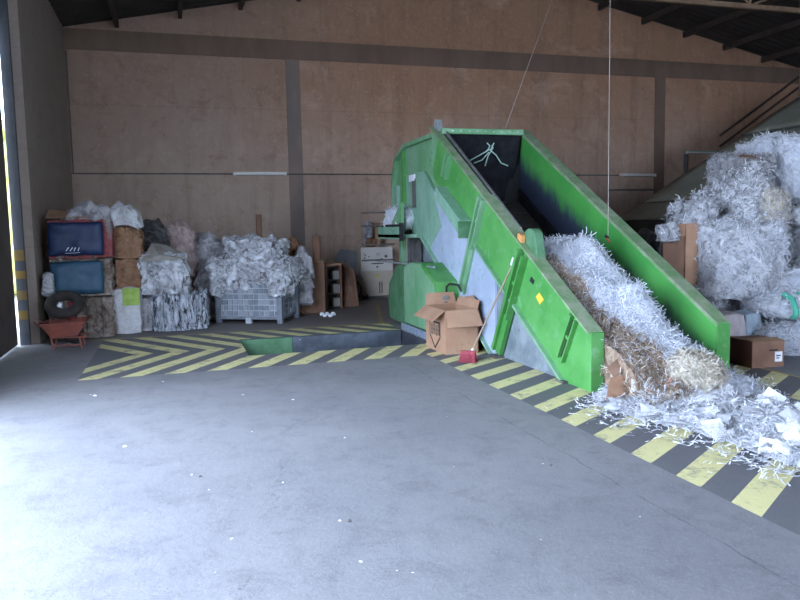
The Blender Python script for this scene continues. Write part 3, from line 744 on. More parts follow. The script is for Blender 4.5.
# floor spill
def inpoly(x, y, P):
    c = False; n = len(P)
    for i in range(n):
        x1, y1 = P[i]; x2, y2 = P[(i+1) % n]
        if (y1 > y) != (y2 > y) and x < (x2-x1)*(y-y1)/(y2-y1)+x1: c = not c
    return c
px_poly = [(590, 398), (598, 408), (625, 418), (650, 424), (690, 432), (730, 446), (765, 460), (800, 470), (860, 480), (870, 420), (800, 412), (770, 398), (758, 384), (735, 378), (715, 378), (690, 372), (640, 372), (600, 380)]
SP = [tuple(gz(*p)[:2]) for p in px_poly]
def pdist(x, y):
    best = 9
    for i in range(len(SP)):
        a = Vector(SP[i]); b_ = Vector(SP[(i+1) % len(SP)]); p = Vector((x, y)); ab = b_-a
        t = max(0, min(1, (p-a).dot(ab)/ab.length_squared)); best = min(best, (p-(a+ab*t)).length)
    return best
def spill_z(x, y):
    if not inpoly(x, y, SP): return .001
    d_ = pdist(x, y)
    return .004+min(d_, .7)*.13 + .10*min(1, d_/.4)*noise.noise(Vector((x*3, y*3, 4)))+.05*min(1, d_/.2)*abs(noise.noise(Vector((x*9, y*9, 2))))
mb, sm = sheet_pile(spill_z, 3.2, 7.0, 3.2, 6.4, 110, 90, None, 0, 0, 0, mask=lambda c: c.z > .008 and not (c.y > 5.95 and (c.x < XL1+.02 or (XR0-.02 < c.x < XR1+.03))))
sm2 = [s_ for s_ in sm if noise.noise(Vector((s_[0].x*2, s_[0].y*2, 9))) > -.5]
ribbons(mb, sm2, 13000, (.03, .11), (.004, .010), .025, .22, 1.8, cmat=[0, 0, 0, 1, 1, 2])
# loose sheets in the spill
for k in range(170):
    p, nr, _ = random.choice(sm2); a = random.uniform(0, pi); w, h = random.uniform(.03, .10), random.uniform(.06, .16)
    t = (Vector((cos(a), sin(a), random.uniform(-.4, .5)))).normalized(); b_ = t.cross(Vector((random.gauss(0, .4), random.gauss(0, .4), 1)).normalized()).normalized()
    p = p+Vector((0, 0, .03)); mb.cur = random.choice([0, 0, 3])
    q = [p-t*w-b_*h*.5, p+t*w-b_*h*.5, p+t*w*.8+b_*h*.5+Vector((0, 0, .02)), p-t*w*.9+b_*h*.5]
    q = [Vector((v.x, v.y, max(v.z, .004))) for v in q]
    mb.add([v[:] for v in q], [(0, 1, 2, 3)])
# scattered strips on the hatched edge
fringe = []
for k in range(1400):
    i = random.choice([0, 1, 2, 3, 4, 5, 6, 6, 9, 10, 10, 11, 12, 12]); a = Vector(SP[i]); b_ = Vector(SP[i+1]); p = a.lerp(b_, random.random())
    out = Vector((-1, -.3)) if i < 8 else Vector((.6, 1))
    p = p+out*abs(random.gauss(0, .15))+Vector((random.gauss(0, .05), random.gauss(0, .1)))
    if p.y > 5.9 and p.x < 5.3: continue
    fringe.append((Vector((p.x, p.y, .005)), Vector((0, 0, 1)), 1.))
ribbons(mb, fringe, 760, (.03, .11), (.005, .011), .008, .05, 1.5, cmat=[0, 0, 1])
tag(mb.build('paper_spill', [MT['shred_w'], MT['shred_b'], MT['shred_g'], MT['paper_w']]), 'shredded white paper spilled over the hatched floor at the conveyor mouth', 'shredded paper', kind='stuff')

def card_piece(pts, m, label, cat='cardboard piece', name='cardboard_piece', th=.006):
    c_ = sum((Vector(p) for p in pts), Vector())/len(pts)
    n_ = (Vector(pts[1])-Vector(pts[0])).cross(Vector(pts[2])-Vector(pts[0])).normalized()
    mb = MB(); k = len(pts); vs = [Vector(p)-c_ for p in pts]+[Vector(p)-c_+n_*th for p in pts]
    mb.add([v[:] for v in vs], [tuple(range(k))[::-1], tuple(range(k, 2*k))]+[(i, (i+1) % k, (i+1) % k+k, i+k) for i in range(k)])
    o = mb.build(name, m); o.location = c_
    return tag(o, label, cat)
card_piece([gy(607, 368, 5.72), gy(618, 358, 5.82), gy(625, 368, 5.74), gy(614, 377, 5.66)], MT['card_in'], 'small square cardboard scrap standing on the brown shreds at trough mouth')
card_piece([gy(606, 402, 5.50), gy(610, 378, 5.66), gy(629, 373, 5.72), gy(632, 392, 5.60), gy(622, 401, 5.52)], MT['card'], 'crumpled brown cardboard piece propped at the end of the left conveyor panel')
card_piece([gy(632, 392, 5.5), gy(632, 379, 5.55), gy(639, 378, 5.56), gy(639, 391, 5.5)], MT['paper_w'], 'small white card standing beside crumpled brown cardboard', 'paper', 'paper_card')
card_piece([gy(664, 385, 5.42), gy(670, 377, 5.46), gy(676, 382, 5.43), gy(671, 387, 5.40)], mat('salmon_paper', (.72, .36, .28), rough=.8), 'salmon pink paper scrap on the cream shredded clump', 'paper', 'paper_scrap')

# ================================================================== CARDBOARD BOX + BROOM
def carton(name, x0, x1, y0, y1, z1, label, m, z0=0., flaps='open', t=.006):
    o = thing(name, label, 'box', loc=((x0+x1)/2, (y0+y1)/2, z0))
    mb = MB(); mb.box((x0, y0, z0), (x1, y1, z0+t)); mb.box((x0, y0, z0+t), (x1, y0+t, z1)); mb.box((x0, y1-t, z0+t), (x1, y1, z1))
    mb.box((x0, y0+t, z0+t), (x0+t, y1-t, z1)); mb.box((x1-t, y0+t, z0+t), (x1, y1-t, z1))
    mb.build('body', m, o); return o
bx0, bx1, by0, by1, bz = 3.17, 3.60, 8.46, 9.20, .555
bx = carton('cardboard_box', bx0, bx1, by0, by1, bz, 'open brown cardboard box with a printed shield, beside the broom', MT['card'])
def flap(hinge0, hinge1, out, tip=.03, name='flap', m='card'):
    a, b_ = Vector(hinge0), Vector(hinge1); o_ = Vector(out); d_ = (b_-a).normalized()*tip
    mb = MB(); n_ = (b_-a).cross(o_).normalized()*.006; q = [a, b_, b_+o_-d_, a+o_+d_]
    vs = q+[v+n_ for v in q]
    mb.add([v[:] for v in vs], [(3,2,1,0),(4,5,6,7)]+[(i, (i+1) % 4, (i+1) % 4+4, i+4) for i in range(4)])
    return mb.build(name, MT[m], bx)
flap((bx0, by0, bz), (bx0, by1, bz), (-.17, 0, -.13), .0)
flap((bx0, by0, bz), (bx1, by0, bz), (.01, -.11, -.20), -.02)
flap((bx1, by1, bz), (bx1, by0, bz), (.05, .02, .10), .02)
flap((bx0, by1, bz), (bx1, by1, bz), (.02, .08, .15), .02)
# printed shield
sh = MB(); yc = (by0+by1)/2+.02; xx = bx0-.002
def ln(p, q, w=.012):
    a = Vector(p); b_ = Vector(q); d_ = (b_-a).normalized(); n_ = Vector((-d_.y, d_.x))*w/2
    sh.prism_x([(v.x, v.y) for v in (a-n_, b_-n_, b_+n_, a+n_)], xx, xx+.0015)
for a, b_ in (((yc+.19, .37), (yc+.19, .19)), ((yc+.19, .19), (yc, .04)), ((yc, .04), (yc-.19, .19)), ((yc-.19, .19), (yc-.19, .37)), ((yc-.19, .37), (yc+.19, .37))): ln(a, b_, .024)
for i, (h0, h1) in enumerate(((.34, .21),)*4):
    yy = yc+.13-.085*i; ln((yy, h0), (yy, h1), .018); ln((yy-.04, h0), (yy-.04, h1), .016)
    ln((yy, h0 if i % 2 else h1), (yy-.04, h0 if i % 2 else h1), .016); ln((yy, .275), (yy-.04, .275), .014)
shd = sh.build('printed_shield', MT['ink'], bx); shd['label'] = 'black shield outline with block letters'
fix(bx)
# standing sheet behind
p = [gy(477, 350, 8.72), gy(484.5, 353, 8.62)]
card_piece([(3.625, 8.52, .0), (3.66, 9.15, .0), (3.675, 9.15, .55), (3.665, 9.05, .66), (3.655, 8.75, .70), (3.645, 8.58, .64), (3.64, 8.52, .5)], MT['card_in'], 'round-topped cardboard sheet standing between the open box and the conveyor', 'cardboard sheet', 'cardboard_sheet', .012)
br = thing('broom', 'broom with maroon bristles leaning its wooden handle on the conveyor', 'broom', loc=(3.28, 7.93, 0))
hb = Vector((3.30, 7.98, .08)); ht = Vector((3.66, 7.66, 1.10)); ht = gy(512, 266, 7.62); ht.x = min(ht.x, 3.68)
MB().tube([hb, ht], .012, 8).build('handle', MT['wood'], br)
MB().tube([hb-Vector((.02, -.02, .05)), hb+(ht-hb)*.07], [.022, .016], 8).build('socket', MT['white'], br)
mb = MB(); c_ = Vector((3.25, 7.93, 0))
ax = Vector((.80, -.60, 0)); ay = Vector((.60, .80, 0))
def P3(u, v, w): return c_+ax*u*.72+ay*v+Vector((0, 0, w))
vs = [P3(-.14, -.07, .01), P3(.14, -.07, .01), P3(.14, .05, .01), P3(-.14, .05, .01), P3(-.12, -.02, .10), P3(.12, -.02, .10), P3(.12, .04, .10), P3(-.12, .04, .10)]
mb.add([v[:] for v in vs], [(0,3,2,1),(4,5,6,7),(0,1,5,4),(1,2,6,5),(2,3,7,6),(3,0,4,7)])
for k in range(260):
    u = random.uniform(-.14, .14); v = random.uniform(-.08, .05); a = P3(u*.85, v*.5, .09); b_ = P3(u*1.06, v*1.2, .005)
    w = ax*.003; mb.add([(a-w)[:], (a+w)[:], (b_+w)[:], (b_-w)[:]], [(0, 1, 2, 3)])
mb.build('bristles', MT['maroon'], br)
vs = [P3(-.12, -.025, .10), P3(.12, -.025, .10), P3(.12, .045, .10), P3(-.12, .045, .10), P3(-.12, -.015, .13), P3(.12, -.015, .13), P3(.12, .035, .13), P3(-.12, .035, .13)]
MB().add([v[:] for v in vs], [(0,3,2,1),(4,5,6,7),(0,1,5,4),(1,2,6,5),(2,3,7,6),(3,0,4,7)]).build('head', MT['maroon'], br)
fix(br)

# ================================================================== LEFT BALES
def bale(name, l, r_, t, b_, Y, dep, m, label, cat='bale', amp=.05, fr=4., rnd=.22, seed=1., res=26, ridge=False, stretch=(1, 1, 1), z0=None, z1=None, straps=0, rot=0., grp=None, sheet=None):
    x0, x1, zb, zt = px_box(l, r_, t, b_, Y)
    if z0 is not None: zb = z0
    if z1 is not None: zt = z1
    c = ((x0+x1)/2, Y+dep/2, (zb+zt)/2); size = (x1-x0, dep, zt-zb)
    o = thing(name, label, cat, grp, loc=(c[0], c[1], zb))
    mb = MB(); lumpy(mb, c, size, amp, fr, res, rnd, seed, stretch, ridge=ridge, rot=rot)
    mb.build('body', m, o)
    for k in range(straps):
        xx = x0+(x1-x0)*(k+.7)/(straps+.4); s_ = MB()
        e = .012+amp*.3
        s_.tube([(xx, Y-e, zb+.02), (xx, Y-e, zt+e), (xx, Y+dep+e, zt+e), (xx, Y+dep+e, zb+.02)], .006, 4); s_.build('strap', MT['steel_dark'], o)
    if sheet is not None:
        vs = []; n_ = 16
        for j in range(n_+1):
            for i in range(n_+1):
                u, v = i/n_, j/n_
                x = x0+(x1-x0)*(.03+.83*u); z = zb+(zt-zb)*(.08+.84*v)
                edge = min(u, 1-u, v, 1-v)
                y = Y-.085-.025*noise.noise(Vector((x*2.2, seed, z*2.2)))-.015*noise.noise(Vector((x*8, seed, z*8)))+.03*max(0, .12-edge)/.12
                x += .02*noise.noise(Vector((x*3, z*5, seed))); z += .02*noise.noise(Vector((z*3, x*6, seed+2)))
                vs.append((x, y, z))
        q = MB(); q.smooth = True; q.add(vs, [(j*(n_+1)+i, j*(n_+1)+i+1, (j+1)*(n_+1)+i+1, (j+1)*(n_+1)+i) for j in range(n_) for i in range(n_)])
        so = q.build('front_sheet', sheet, o); md = so.modifiers.new('s', 'SOLIDIFY'); md.thickness = .01
    fix(o)
    return o, (x0, x1, zb, zt, Y)
Yc = 11.95
o, e1 = bale('rubbish_bale', 76, 114, 298, 336, Yc, .9, MT['trash_layers'], 'bale of mixed brown rubbish at the bottom of the left stack', amp=.05, fr=6, rnd=.18, seed=2., z0=0., ridge=True, straps=2)
x0, x1, zb, zt, _ = e1
# extend base hidden behind the barrow
o, e0 = bale('rubbish_bale', 49, 76, 297, 336, Yc+.05, .9, MT['trash_layers'], 'dark brown rubbish bale behind the wheelbarrow, lowest in the corner', amp=.04, fr=5, seed=3., z0=0., rnd=.15)
zb2 = max(e1[3], e0[3])
o, e2 = bale('blue_bale', 49, 113, 258, 298, Yc+.02, .9, MT['trash_layers'], 'petrol blue sheet covered bale, the lower of two blue bales', amp=.05, fr=5, seed=4., rnd=.14, z0=zb2-.01, ridge=True, straps=2, sheet=MT['blue_mid'])
o, e3 = bale('blue_bale', 46, 113, 219, 257, Yc, .9, mat('faded_red_white_layers', (.20, .035, .035), (.20, .16, .15), .7, 1.6, .5, .62, stretch=(4, 1, .5)), 'dark blue bale with red and white edge, topmost of the corner stack', amp=.04, fr=5, seed=5., rnd=.14, z0=e2[3]-.005, ridge=True, straps=2, sheet=MT['blue_dark'])
# little white print marks on the dark blue sheet
pm = MB()
for k, (px, w) in enumerate(((66, 2.6), (70, 2.6), (74, 1.5), (78, 1.2))):
    a = gy(px, 251.0, Yc-.125); b_ = gy(px+w, 247.5, Yc-.125)
    pm.box((a.x, a.y, a.z), (b_.x-.01, a.y+.004, b_.z)) if False else pm.tube([a, b_], .007, 4)
pm.tube([gy(65, 253.5, Yc-.125), gy(80, 252.5, Yc-.125)], .004, 4)
po = pm.build('printed_lettering', MT['paper_w'])
par = [q for q in COL.objects if q.name == 'blue_bale.001'][0]; po.parent = par; po.location = -Vector(par.location)
def cloth(name, l, r_, t, b_, Y, dep, m, label, seed, cat='plastic sheet', amp=.09, fr=3.5, sag=0.1, z0=None, rnd=.5, res=24):
    x0, x1, zb, zt = px_box(l, r_, t, b_, Y)
    if z0 is not None: zb = z0
    mb = MB(); c = ((x0+x1)/2, Y+dep/2, (zb+zt)/2)
    lumpy(mb, c, (x1-x0, dep, zt-zb), amp, fr, res, rnd, seed, ridge=True, sag=sag)
    o = mb.build(name, m, loc=(c[0], c[1], zb)); return tag(o, label, cat)
cloth('plastic_sheet', 64, 112, 203, 220, Yc, .7, MT['film_grey'], 'crumpled pale plastic and rags on top of the dark blue bale', 6., z0=e3[3]-.01)
cloth('white_sack', 105, 139, 205, 225, Yc+.15, .5, MT['bag_white'], 'white plastic sack draped over the right edge of the blue bale stack', 7., 'sack', amp=.08, sag=.12, z0=e3[3]-.10)
card_piece([(-1.80, 12.0, e3[3]+.02), (-1.2, 11.9, e3[3]+.02), (-1.15, 12.3, e3[3]+.05), (-1.8, 12.4, e3[3]+.16)], MT['card'], 'thin brown card edge sticking out on top of dark blue bale')
cloth('paper_bundle', 41, 54, 273, 297, Yc-.25, .18, MT['bag_white'], 'crumpled whitish paper bundle at the left edge of the lower blue bale', 8., 'paper', amp=.05, sag=0.)
o, f1 = bale('brown_bale', 114, 141, 258, 291, 12.25, .8, MT['brown_layers'], 'crushed brown cardboard bale above the white and green bag', amp=.05, seed=9., rnd=.4, ridge=True)
o, f2 = bale('brown_bale', 112, 142, 226, 259, 12.25, .8, MT['brown_layers'], 'top brown cardboard bale right of the dark blue bale', amp=.05, seed=10., rnd=.3, ridge=True, z0=f1[3]-.01)
# white and green bag
bg = thing('printed_bag', 'upright white bag with a lime green printed patch beside the foil bales', 'bag', loc=(-.75, 12.3, 0))
x0, x1, zb, zt = px_box(113, 141, 288, 335, 12.2)
mb = MB(); lumpy(mb, ((x0+x1)/2, 12.42, zt/2), (x1-x0, .44, zt), .025, 5, 20, .14, 11.); mb.build('body', MT['bag_white'], bg)
vs = []; n_ = 8; a = gy(122, 288.5, 12.17); b_ = gy(140, 305, 12.17)
for j in range(n_+1):
    for i in range(n_+1):
        vs.append((a.x+(b_.x-a.x)*i/n_, 12.165-.012*noise.noise(Vector((i*.5, j*.5, 1))), b_.z+(a.z-b_.z)*j/n_))
q = MB(); q.add(vs, [(j*(n_+1)+i, j*(n_+1)+i+1, (j+1)*(n_+1)+i+1, (j+1)*(n_+1)+i) for j in range(n_) for i in range(n_)])
so = q.build('green_patch', MT['lime'], bg); md = so.modifiers.new('s', 'SOLIDIFY'); md.thickness = .004
fix(bg)
# support under brown bales
o, f0 = bale('rubbish_bale', 115, 140, 291, 334, 12.68, .5, MT['trash_layers'], 'dark rubbish bale hidden behind the white and green bag', seed=12., z0=0., z1=f1[2])
o, s1 = bale('foil_bale', 152, 208, 294, 332, 12.2, .85, MT['film_silver'], 'silvery foil bale with vertical folds, lower right of the foil pair', amp=.07, fr=5, rnd=.12, seed=13., z0=0., ridge=True, stretch=(1.6, 1.6, .25), res=40, straps=3)
o, s2 = bale('foil_bale', 141, 152, 298, 333, 12.35, .7, MT['film_grey'], 'narrow crushed film bale squeezed between printed bag and silvery bale', amp=.05, seed=14., z0=0., ridge=True, stretch=(2, 2, .4))
o, s3 = bale('film_bale', 138, 189, 252, 296, 12.25, .8, MT['film_white'], 'whitish plastic film bale on top of the silvery foil bale', amp=.08, fr=4, rnd=.2, seed=15., ridge=True, stretch=(1.3, 1.3, .5), res=36, z0=s1[3]-.02)
card_piece([gy(141, 262, 12.2), gy(152, 243, 12.5), gy(166, 245, 12.7), gy(186, 254, 12.6), (gy(186, 259, 12.2)), gy(160, 255, 12.15)], MT['grey_card'], 'bent grey card flap lying over the whitish film bale', 'card flap', 'card_flap', .01)
cloth('black_plastic', 139, 168, 222, 250, 13.0, .6, MT['film_black'], 'black crumpled plastic heap behind grey card flap', 16., z0=.9, amp=.08)
cloth('pink_film_heap', 158, 196, 224, 254, 13.3, .7, MT['film_pink'], 'pinkish clear film heap right of the black plastic', 17., z0=.8, amp=.08)
o, s4 = bale('rubbish_bale', 142, 200, 256, 320, 13.6, .8, MT['trash_layers'], 'dim brown bale standing behind the two foil bales', seed=18., z0=0.)
cloth('grey_film_heap', 187, 228, 236, 270, 13.7, .9, MT['film_grey'], 'grey clear film heap behind and left of the wire basket', 19., z0=.3, amp=.09, rnd=.6)
cloth('grey_film_heap', 196, 222, 262, 322, 13.3, .7, MT['film_grey'], 'low grey film mound between foil bale and wire basket', 20., z0=0., amp=.09, rnd=.4)

# ---- wire basket pallet
bk = thing('wire_basket', 'grey slatted steel basket pallet overflowing with clear plastic film', 'basket', loc=(1.25, 12.8, 0))
Pl = gz(219, 323.0); Pr = gz(280, 323.6); ang = math.atan2(Pr.y-Pl.y, Pr.x-Pl.x); Wd = (Pr-Pl).length; Dp = .8; Hb = .60; zb = .10
Mx = Matrix.Translation(Pl) @ Matrix.Rotation(ang, 4, 'Z')
rs = MB()
def face(ax0, n, length, origin, rotz, name):
    f = MB(); g2 = MB(); Mf = Mx @ Matrix.Translation(origin) @ Matrix.Rotation(rotz, 4, 'Z')
    nxb = int(length/.09); nz = 6; ch = (Hb-.02)/nz; cw = length/nxb
    rr = random.Random(4)
    for j in range(nz):
        for i in range(nxb):
            th = .018 if rr.random() < .6 else .006
            f.cur = 1 if rr.random() < .38 else 0
            f.box((i*cw+.007, -th, zb+.02+j*ch+.007), ((i+1)*cw-.007, 0., zb+.02+(j+1)*ch-.007), Mf)
    f.build(name, [MT['crate_grey'], mat('lighter_basket_slats', (.26, .28, .31), rough=.6)], bk)
    for j in range(nz+1): g2.box((0, .0, zb+.02+j*ch-.006), (length, .012, zb+.02+j*ch+.006), Mf)
    for i in range(nxb+1): g2.box((i*cw-.006, .0, zb), (i*cw+.006, .012, zb+Hb), Mf)
    g2.build('wire_grid', MT['galv'], bk)
face(0, 0, Wd, (0, 0, 0), 0, 'front_panel'); face(0, 0, Dp, (Wd, 0, 0), pi/2, 'side_panel'); face(0, 0, Dp, (0, Dp, 0), -pi/2, 'side_panel'); face(0, 0, Wd, (Wd, Dp, 0), pi, 'back_panel')
for (x, y) in ((0, 0), (Wd, 0), (0, Dp), (Wd, Dp)): MB().box((x-.04, y-.03, .0), (x+.05, y+.05, zb+Hb+.02), Mx).build('corner_post', MT['crate_grey'], bk, .004)
MB().box((Wd/2-.05, -.03, .0), (Wd/2+.05, .06, zb), Mx).build('foot', MT['galv'], bk)
MB().box((0, -.02, zb-.03), (Wd, Dp, zb+.02), Mx).build('base', MT['crate_grey'], bk)
MB().box((.05, .05, zb+.03), (Wd-.05, Dp-.05, zb+.2), Mx).build('inner_floor', MT['steel_dark'], bk)
fix(bk)
mb = MB(); cx = Mx @ Vector((Wd/2-.0, Dp/2, 0))
lumpy(mb, (cx.x, cx.y, .85), (Wd+.34, Dp+.12, .55), .12, 2.4, 48, .35, 21., ridge=True, rot=ang, flat_bottom=False)
lumpy(mb, (cx.x+.02, cx.y+.1, 1.15), (Wd-.05, Dp-.1, .62), .12, 2.4, 44, .35, 22., ridge=True, rot=ang, flat_bottom=False)
for (u, w_, s_) in ((0.02, .25, 1.), (.98, .3, 2.), (1.05, .25, 3.)):
    pp = Mx @ Vector((Wd*u, -.02+.3*(u > 1), 0)); lumpy(mb, (pp.x, pp.y, .62), (w_, .25, .32), .05, 5, 14, .6, 23.+s_, ridge=True, flat_bottom=False)
tag(mb.build('plastic_film_heap', MT['film_white'], loc=(cx.x, cx.y, .7)), 'big heap of crumpled clear plastic film piled in the grey basket', 'plastic film')
cloth('grey_film_heap', 296, 313, 250, 302, 13.2, .5, MT['film_grey'], 'clear film sheet hanging off the right side of the basket heap', 27., z0=.22, amp=.08, rnd=.4)
cloth('brown_paper_heap', 286, 306, 240, 300, 13.75, .5, MT['brown_layers'], 'crumpled brown paper behind the right side of basket', 28., cat='paper', z0=0., amp=.08, rnd=.4)

# ---- tubes / cartons by the pilaster
def tube_thing(l, r_, t, b_, Y, label, zbot=0., m='card_dark', name='cardboard_tube'):
    a = gy(l, t, Y); b2 = gy(r_, t, Y); rad = (b2.x-a.x)/2; cx_ = (a.x+b2.x)/2
    mb = MB(); n_ = 20; vs = []; 
    for z in (zbot, a.z):
        for rr in (rad, rad*.86):
            for k in range(n_): vs.append((cx_+rr*cos(2*pi*k/n_), Y+rr*sin(2*pi*k/n_), z))
    fs = []
    for k in range(n_):
        k2 = (k+1) % n_
        fs += [(k, k2, 2*n_+k2, 2*n_+k), (n_+k2, n_+k, 3*n_+k, 3*n_+k2), (2*n_+k, 2*n_+k2, 3*n_+k2, 3*n_+k)]
    mb.smooth = True; mb.add(vs, fs)
    o = mb.build(name, MT[m], loc=(cx_, Y, zbot)); return tag(o, label, 'tube')
tube_thing(255.5, 261.5, 214.5, 236, 14.6, 'brown cardboard tube poking up behind the plastic film heap')
cb = gz(306, 316); Yb = 13.7
x0, x1, _, zt = px_box(301, 325, 262, 313, Yb)
t = thing('tall_carton', 'tall plain brown carton standing right of the basket', 'box', loc=((x0+x1)/2, Yb, 0))
MB().box((x0, Yb, 0), (x1, Yb+.45, zt)).build('body', MT['card_dark'], t, .006)
MB().box((x0+.01, Yb+.01, zt), (x1-.01, Yb+.22, zt+.012)).build('lid_flap', MT['card'], t)
MB().box((x0+.01, Yb+.23, zt), (x1-.01, Yb+.44, zt+.008)).build('lid_flap', MT['card_dark'], t)
fix(t)
tube_thing(312.5, 320.5, 236, 262, Yb+.25, 'brown cardboard tube standing on the tall plain carton', zbot=zt+.013)
x2, x3, _, z3 = px_box(326, 341, 268, 312, 14.3)
rk = thing('shelf_rack', 'narrow dark rack of grey blocks between the tall carton and wall', 'rack', loc=((x2+x3)/2, 14.3, 0))
MB().box((x2, 14.3, 0), (x2+.03, 14.7, z3+.05)).build('side_panel', MT['card_dark'], rk); MB().box((x3-.01, 14.3, 0), (x3+.02, 14.7, z3+.05)).build('side_panel', MT['card_dark'], rk)
MB().box((x2, 14.3, z3+.05), (x3+.02, 14.7, z3+.09)).build('top_board', MT['card'], rk); MB().box((x2, 14.66, 0), (x3, 14.7, z3)).build('back_panel', MT['steel_dark'], rk)
for k in range(3): MB().box((x2, 14.32, .02+z3*k/3.), (x3, 14.68, .045+z3*k/3.)).build('shelf', MT['steel_dark'], rk)
fix(rk)
for k in range(3):
    w = x3-x2; za = .046+z3*k/3.
    tag(MB().box((x2+w*.48, 14.30, za), (x3-.02, 14.6, za+z3/3.-.10)).build('grey_block', MT['grey_card'], None, .01), 'grey wrapped block on the %s shelf of the dark rack' % ('bottom', 'middle', 'top')[k], 'block')
card_piece([(x3+.06, 14.5, 0), (x3+.42, 14.55, 0), (x3+.40, 14.8, .72), (x3+.10, 14.75, .95)], MT['card_dark'], 'dull brown cardboard sheet leaning right of the rack', 'cardboard sheet', 'cardboard_sheet', .01)
card_piece([(gy(333, 262, 16.3).x, 16.1, 0), (gy(360, 262, 16.3).x, 16.1, 0), (gy(360, 262, 16.3).x, 16.4, 1.05), (gy(341, 262, 16.3).x, 16.4, 1.12), (gy(335, 262, 16.3).x, 16.35, .9)], mat('blue_grey_steel', (.19, .20, .22), (.25, .26, .28), .7, 3), 'blue grey steel sheet leaning on back wall left of the control cabinet', 'steel sheet', 'steel_sheet', .02)
for k in range(5):
    a = gz(322+k*2.8, 315.5+(k % 2)*1.5)
    mb = MB(); lumpy(mb, (a.x, a.y, .03), (.07, .06, .06), .012, 8, 6, .7, 30.+k)
    tag(mb.build('crumpled_paper', MT['paper_w'], loc=(a.x, a.y, 0)), 'crumpled white paper ball on the floor in front of the tall carton', 'crumpled paper', 'white paper balls by the carton')

# ---- control cabinet
YC = 15.9; a = gy(360.5, 247.5, YC); b_ = gy(392.5, 247.5, YC); zt = a.z
ccb = thing('control_cabinet', 'beige and ivory control cabinet with rows of buttons by back wall', 'control cabinet', loc=(a.x, YC, 0))
x0, x1 = a.x, b_.x
MB().box((x0, YC, .06), (x1, YC+.4, zt)).build('body', MT['beige'], ccb, .01)
MB().box((x0+.03, YC+.03, 0), (x1-.03, YC+.37, .06)).build('plinth', MT['steel_dark'], ccb)
zm = zt*.54
MB().box((x0+.005, YC-.015, zm), (x1-.005, YC, zt-.005)).build('control_panel', MT['ivory'], ccb, .003); cpan = [q for q in ccb.children if q.name.startswith('control_panel')][0]
MB().box((x0+.005, YC-.012, .07), (x1-.005, YC, zm-.01)).build('door', MT['beige'], ccb, .003); cdoor = [q for q in ccb.children if q.name.startswith('door')][0]
W = x1-x0
def btn(u, z, r_, m, nm='button'): MB().tube([(x0+W*u, YC-.03, z), (x0+W*u, YC-.014, z)], r_, 10).build(nm, MT[m], cpan)
for i, u in enumerate((.24, .36, .48, .60)): btn(u, zt-.28, .014, 'steel_dark')
for i, u in enumerate((.10, .14, .25)): btn(u, zt-.15-.03*i, .014, 'steel_dark')
btn(.11, zt-.24, .018, 'steel_dark'); btn(.15, zt-.30, .018, 'steel_dark')
btn(.645, zt-.275, .024, 'red', 'stop_button'); btn(.78, zt-.21, .032, 'steel_dark', 'rotary_switch'); btn(.50, zm+.09, .022, 'steel_dark')
MB().box((x0+W*.48, YC-.018, zt-.19), (x0+W*.60, YC-.014, zt-.13)).build('name_plate', MT['galv'], cpan)
MB().box((x0+W*.32, YC-.018, zm+.155), (x0+W*.70, YC-.014, zm+.175)).build('text_strip', MT['ink'], cpan)
MB().prism_y([(x0+W*.50-.045, zm-.13), (x0+W*.50+.045, zm-.13), (x0+W*.5, zm-.05)], YC-.016, YC-.011).build('warning_triangle', MT['yellow'], cdoor)
for u in (.55, .62): MB().box((x0+W*u, YC-.016, .12), (x0+W*u+.025, YC-.011, .38)).build('vent', MT['steel_dark'], cdoor)
fix(ccb)
tube_thing(374.5, 380.5, 223, 247, YC+.2, 'orange brown cardboard tube standing upright on the control cabinet', zbot=zt+.002, m='card')
for l, r_, t_, b2, m, s_, lab in ((367, 377, 238, 247, MT['brown_layers'], 31., 'small crumpled brown paper at the foot of the tube on the cabinet'), (366, 374, 222.5, 233, MT['film_white'], 32., 'wisp of white film stuck beside the tube on the cabinet')):
    xa, xb, za, zc = px_box(l, r_, t_, b2, YC+.1); mb = MB()
    z_lo = zt+.01
    lumpy(mb, ((xa+xb)/2, YC+.2, (z_lo+zc)/2) if s_ == 31. else ((xa+xb)/2, YC+.25, (z_lo+zc)/2), (xb-xa, .2 if s_ == 31. else .06, zc-z_lo), .03, 8, 12, .6, s_, flat_bottom=False)
    tag(mb.build('paper_wad', m, loc=((xa+xb)/2, YC+.2, z_lo)), lab, 'paper')
cb_ = MB(); pts = []
for k in range(40):
    t = k/39; pts.append((3.55+.22*cos(t*9)+.2*t, 15.7+.1*sin(t*4), max(.02, .28+.24*sin(t*9)-.1*t)))
cb_.tube(pts, .013, 6); cb_.tube([(3.3, 15.6, .014), (3.6, 15.55, .014), (4.0, 15.75, .014), (4.1, 15.85, .1)], .013, 6)
tag(cb_.build('cable_loop', MT['cable']), 'loops of black cable on the floor left of the control cabinet', 'cable')

# ---- wheelbarrow with tyre
wb = thing('wheelbarrow', 'rusty orange red wheelbarrow on thin legs in the dark left corner', 'wheelbarrow', loc=(-1.55, 11.0, 0))
Yw = 10.9
def W3(px, py, y): return gy(px, py, y)
zt_ = .36; xa, xb = -1.78, -1.22
vs = [(xa+.10, Yw+.08, .18), (xb-.12, Yw+.08, .18), (xb-.12, Yw+.45, .18), (xa+.10, Yw+.45, .18), (xa, Yw, zt_), (xb, Yw, zt_+.02), (xb, Yw+.55, zt_+.02), (xa, Yw+.55, zt_)]
mb = MB().add(vs, [(0,3,2,1),(0,1,5,4),(1,2,6,5),(2,3,7,6),(3,0,4,7)])
o = mb.build('tray', MT['rust'], wb); md = o.modifiers.new('s', 'SOLIDIFY'); md.thickness = .008
MB().tube([vs[4], vs[5], vs[6], vs[7], vs[4]], .012, 6).build('rim', MT['rust'], o)
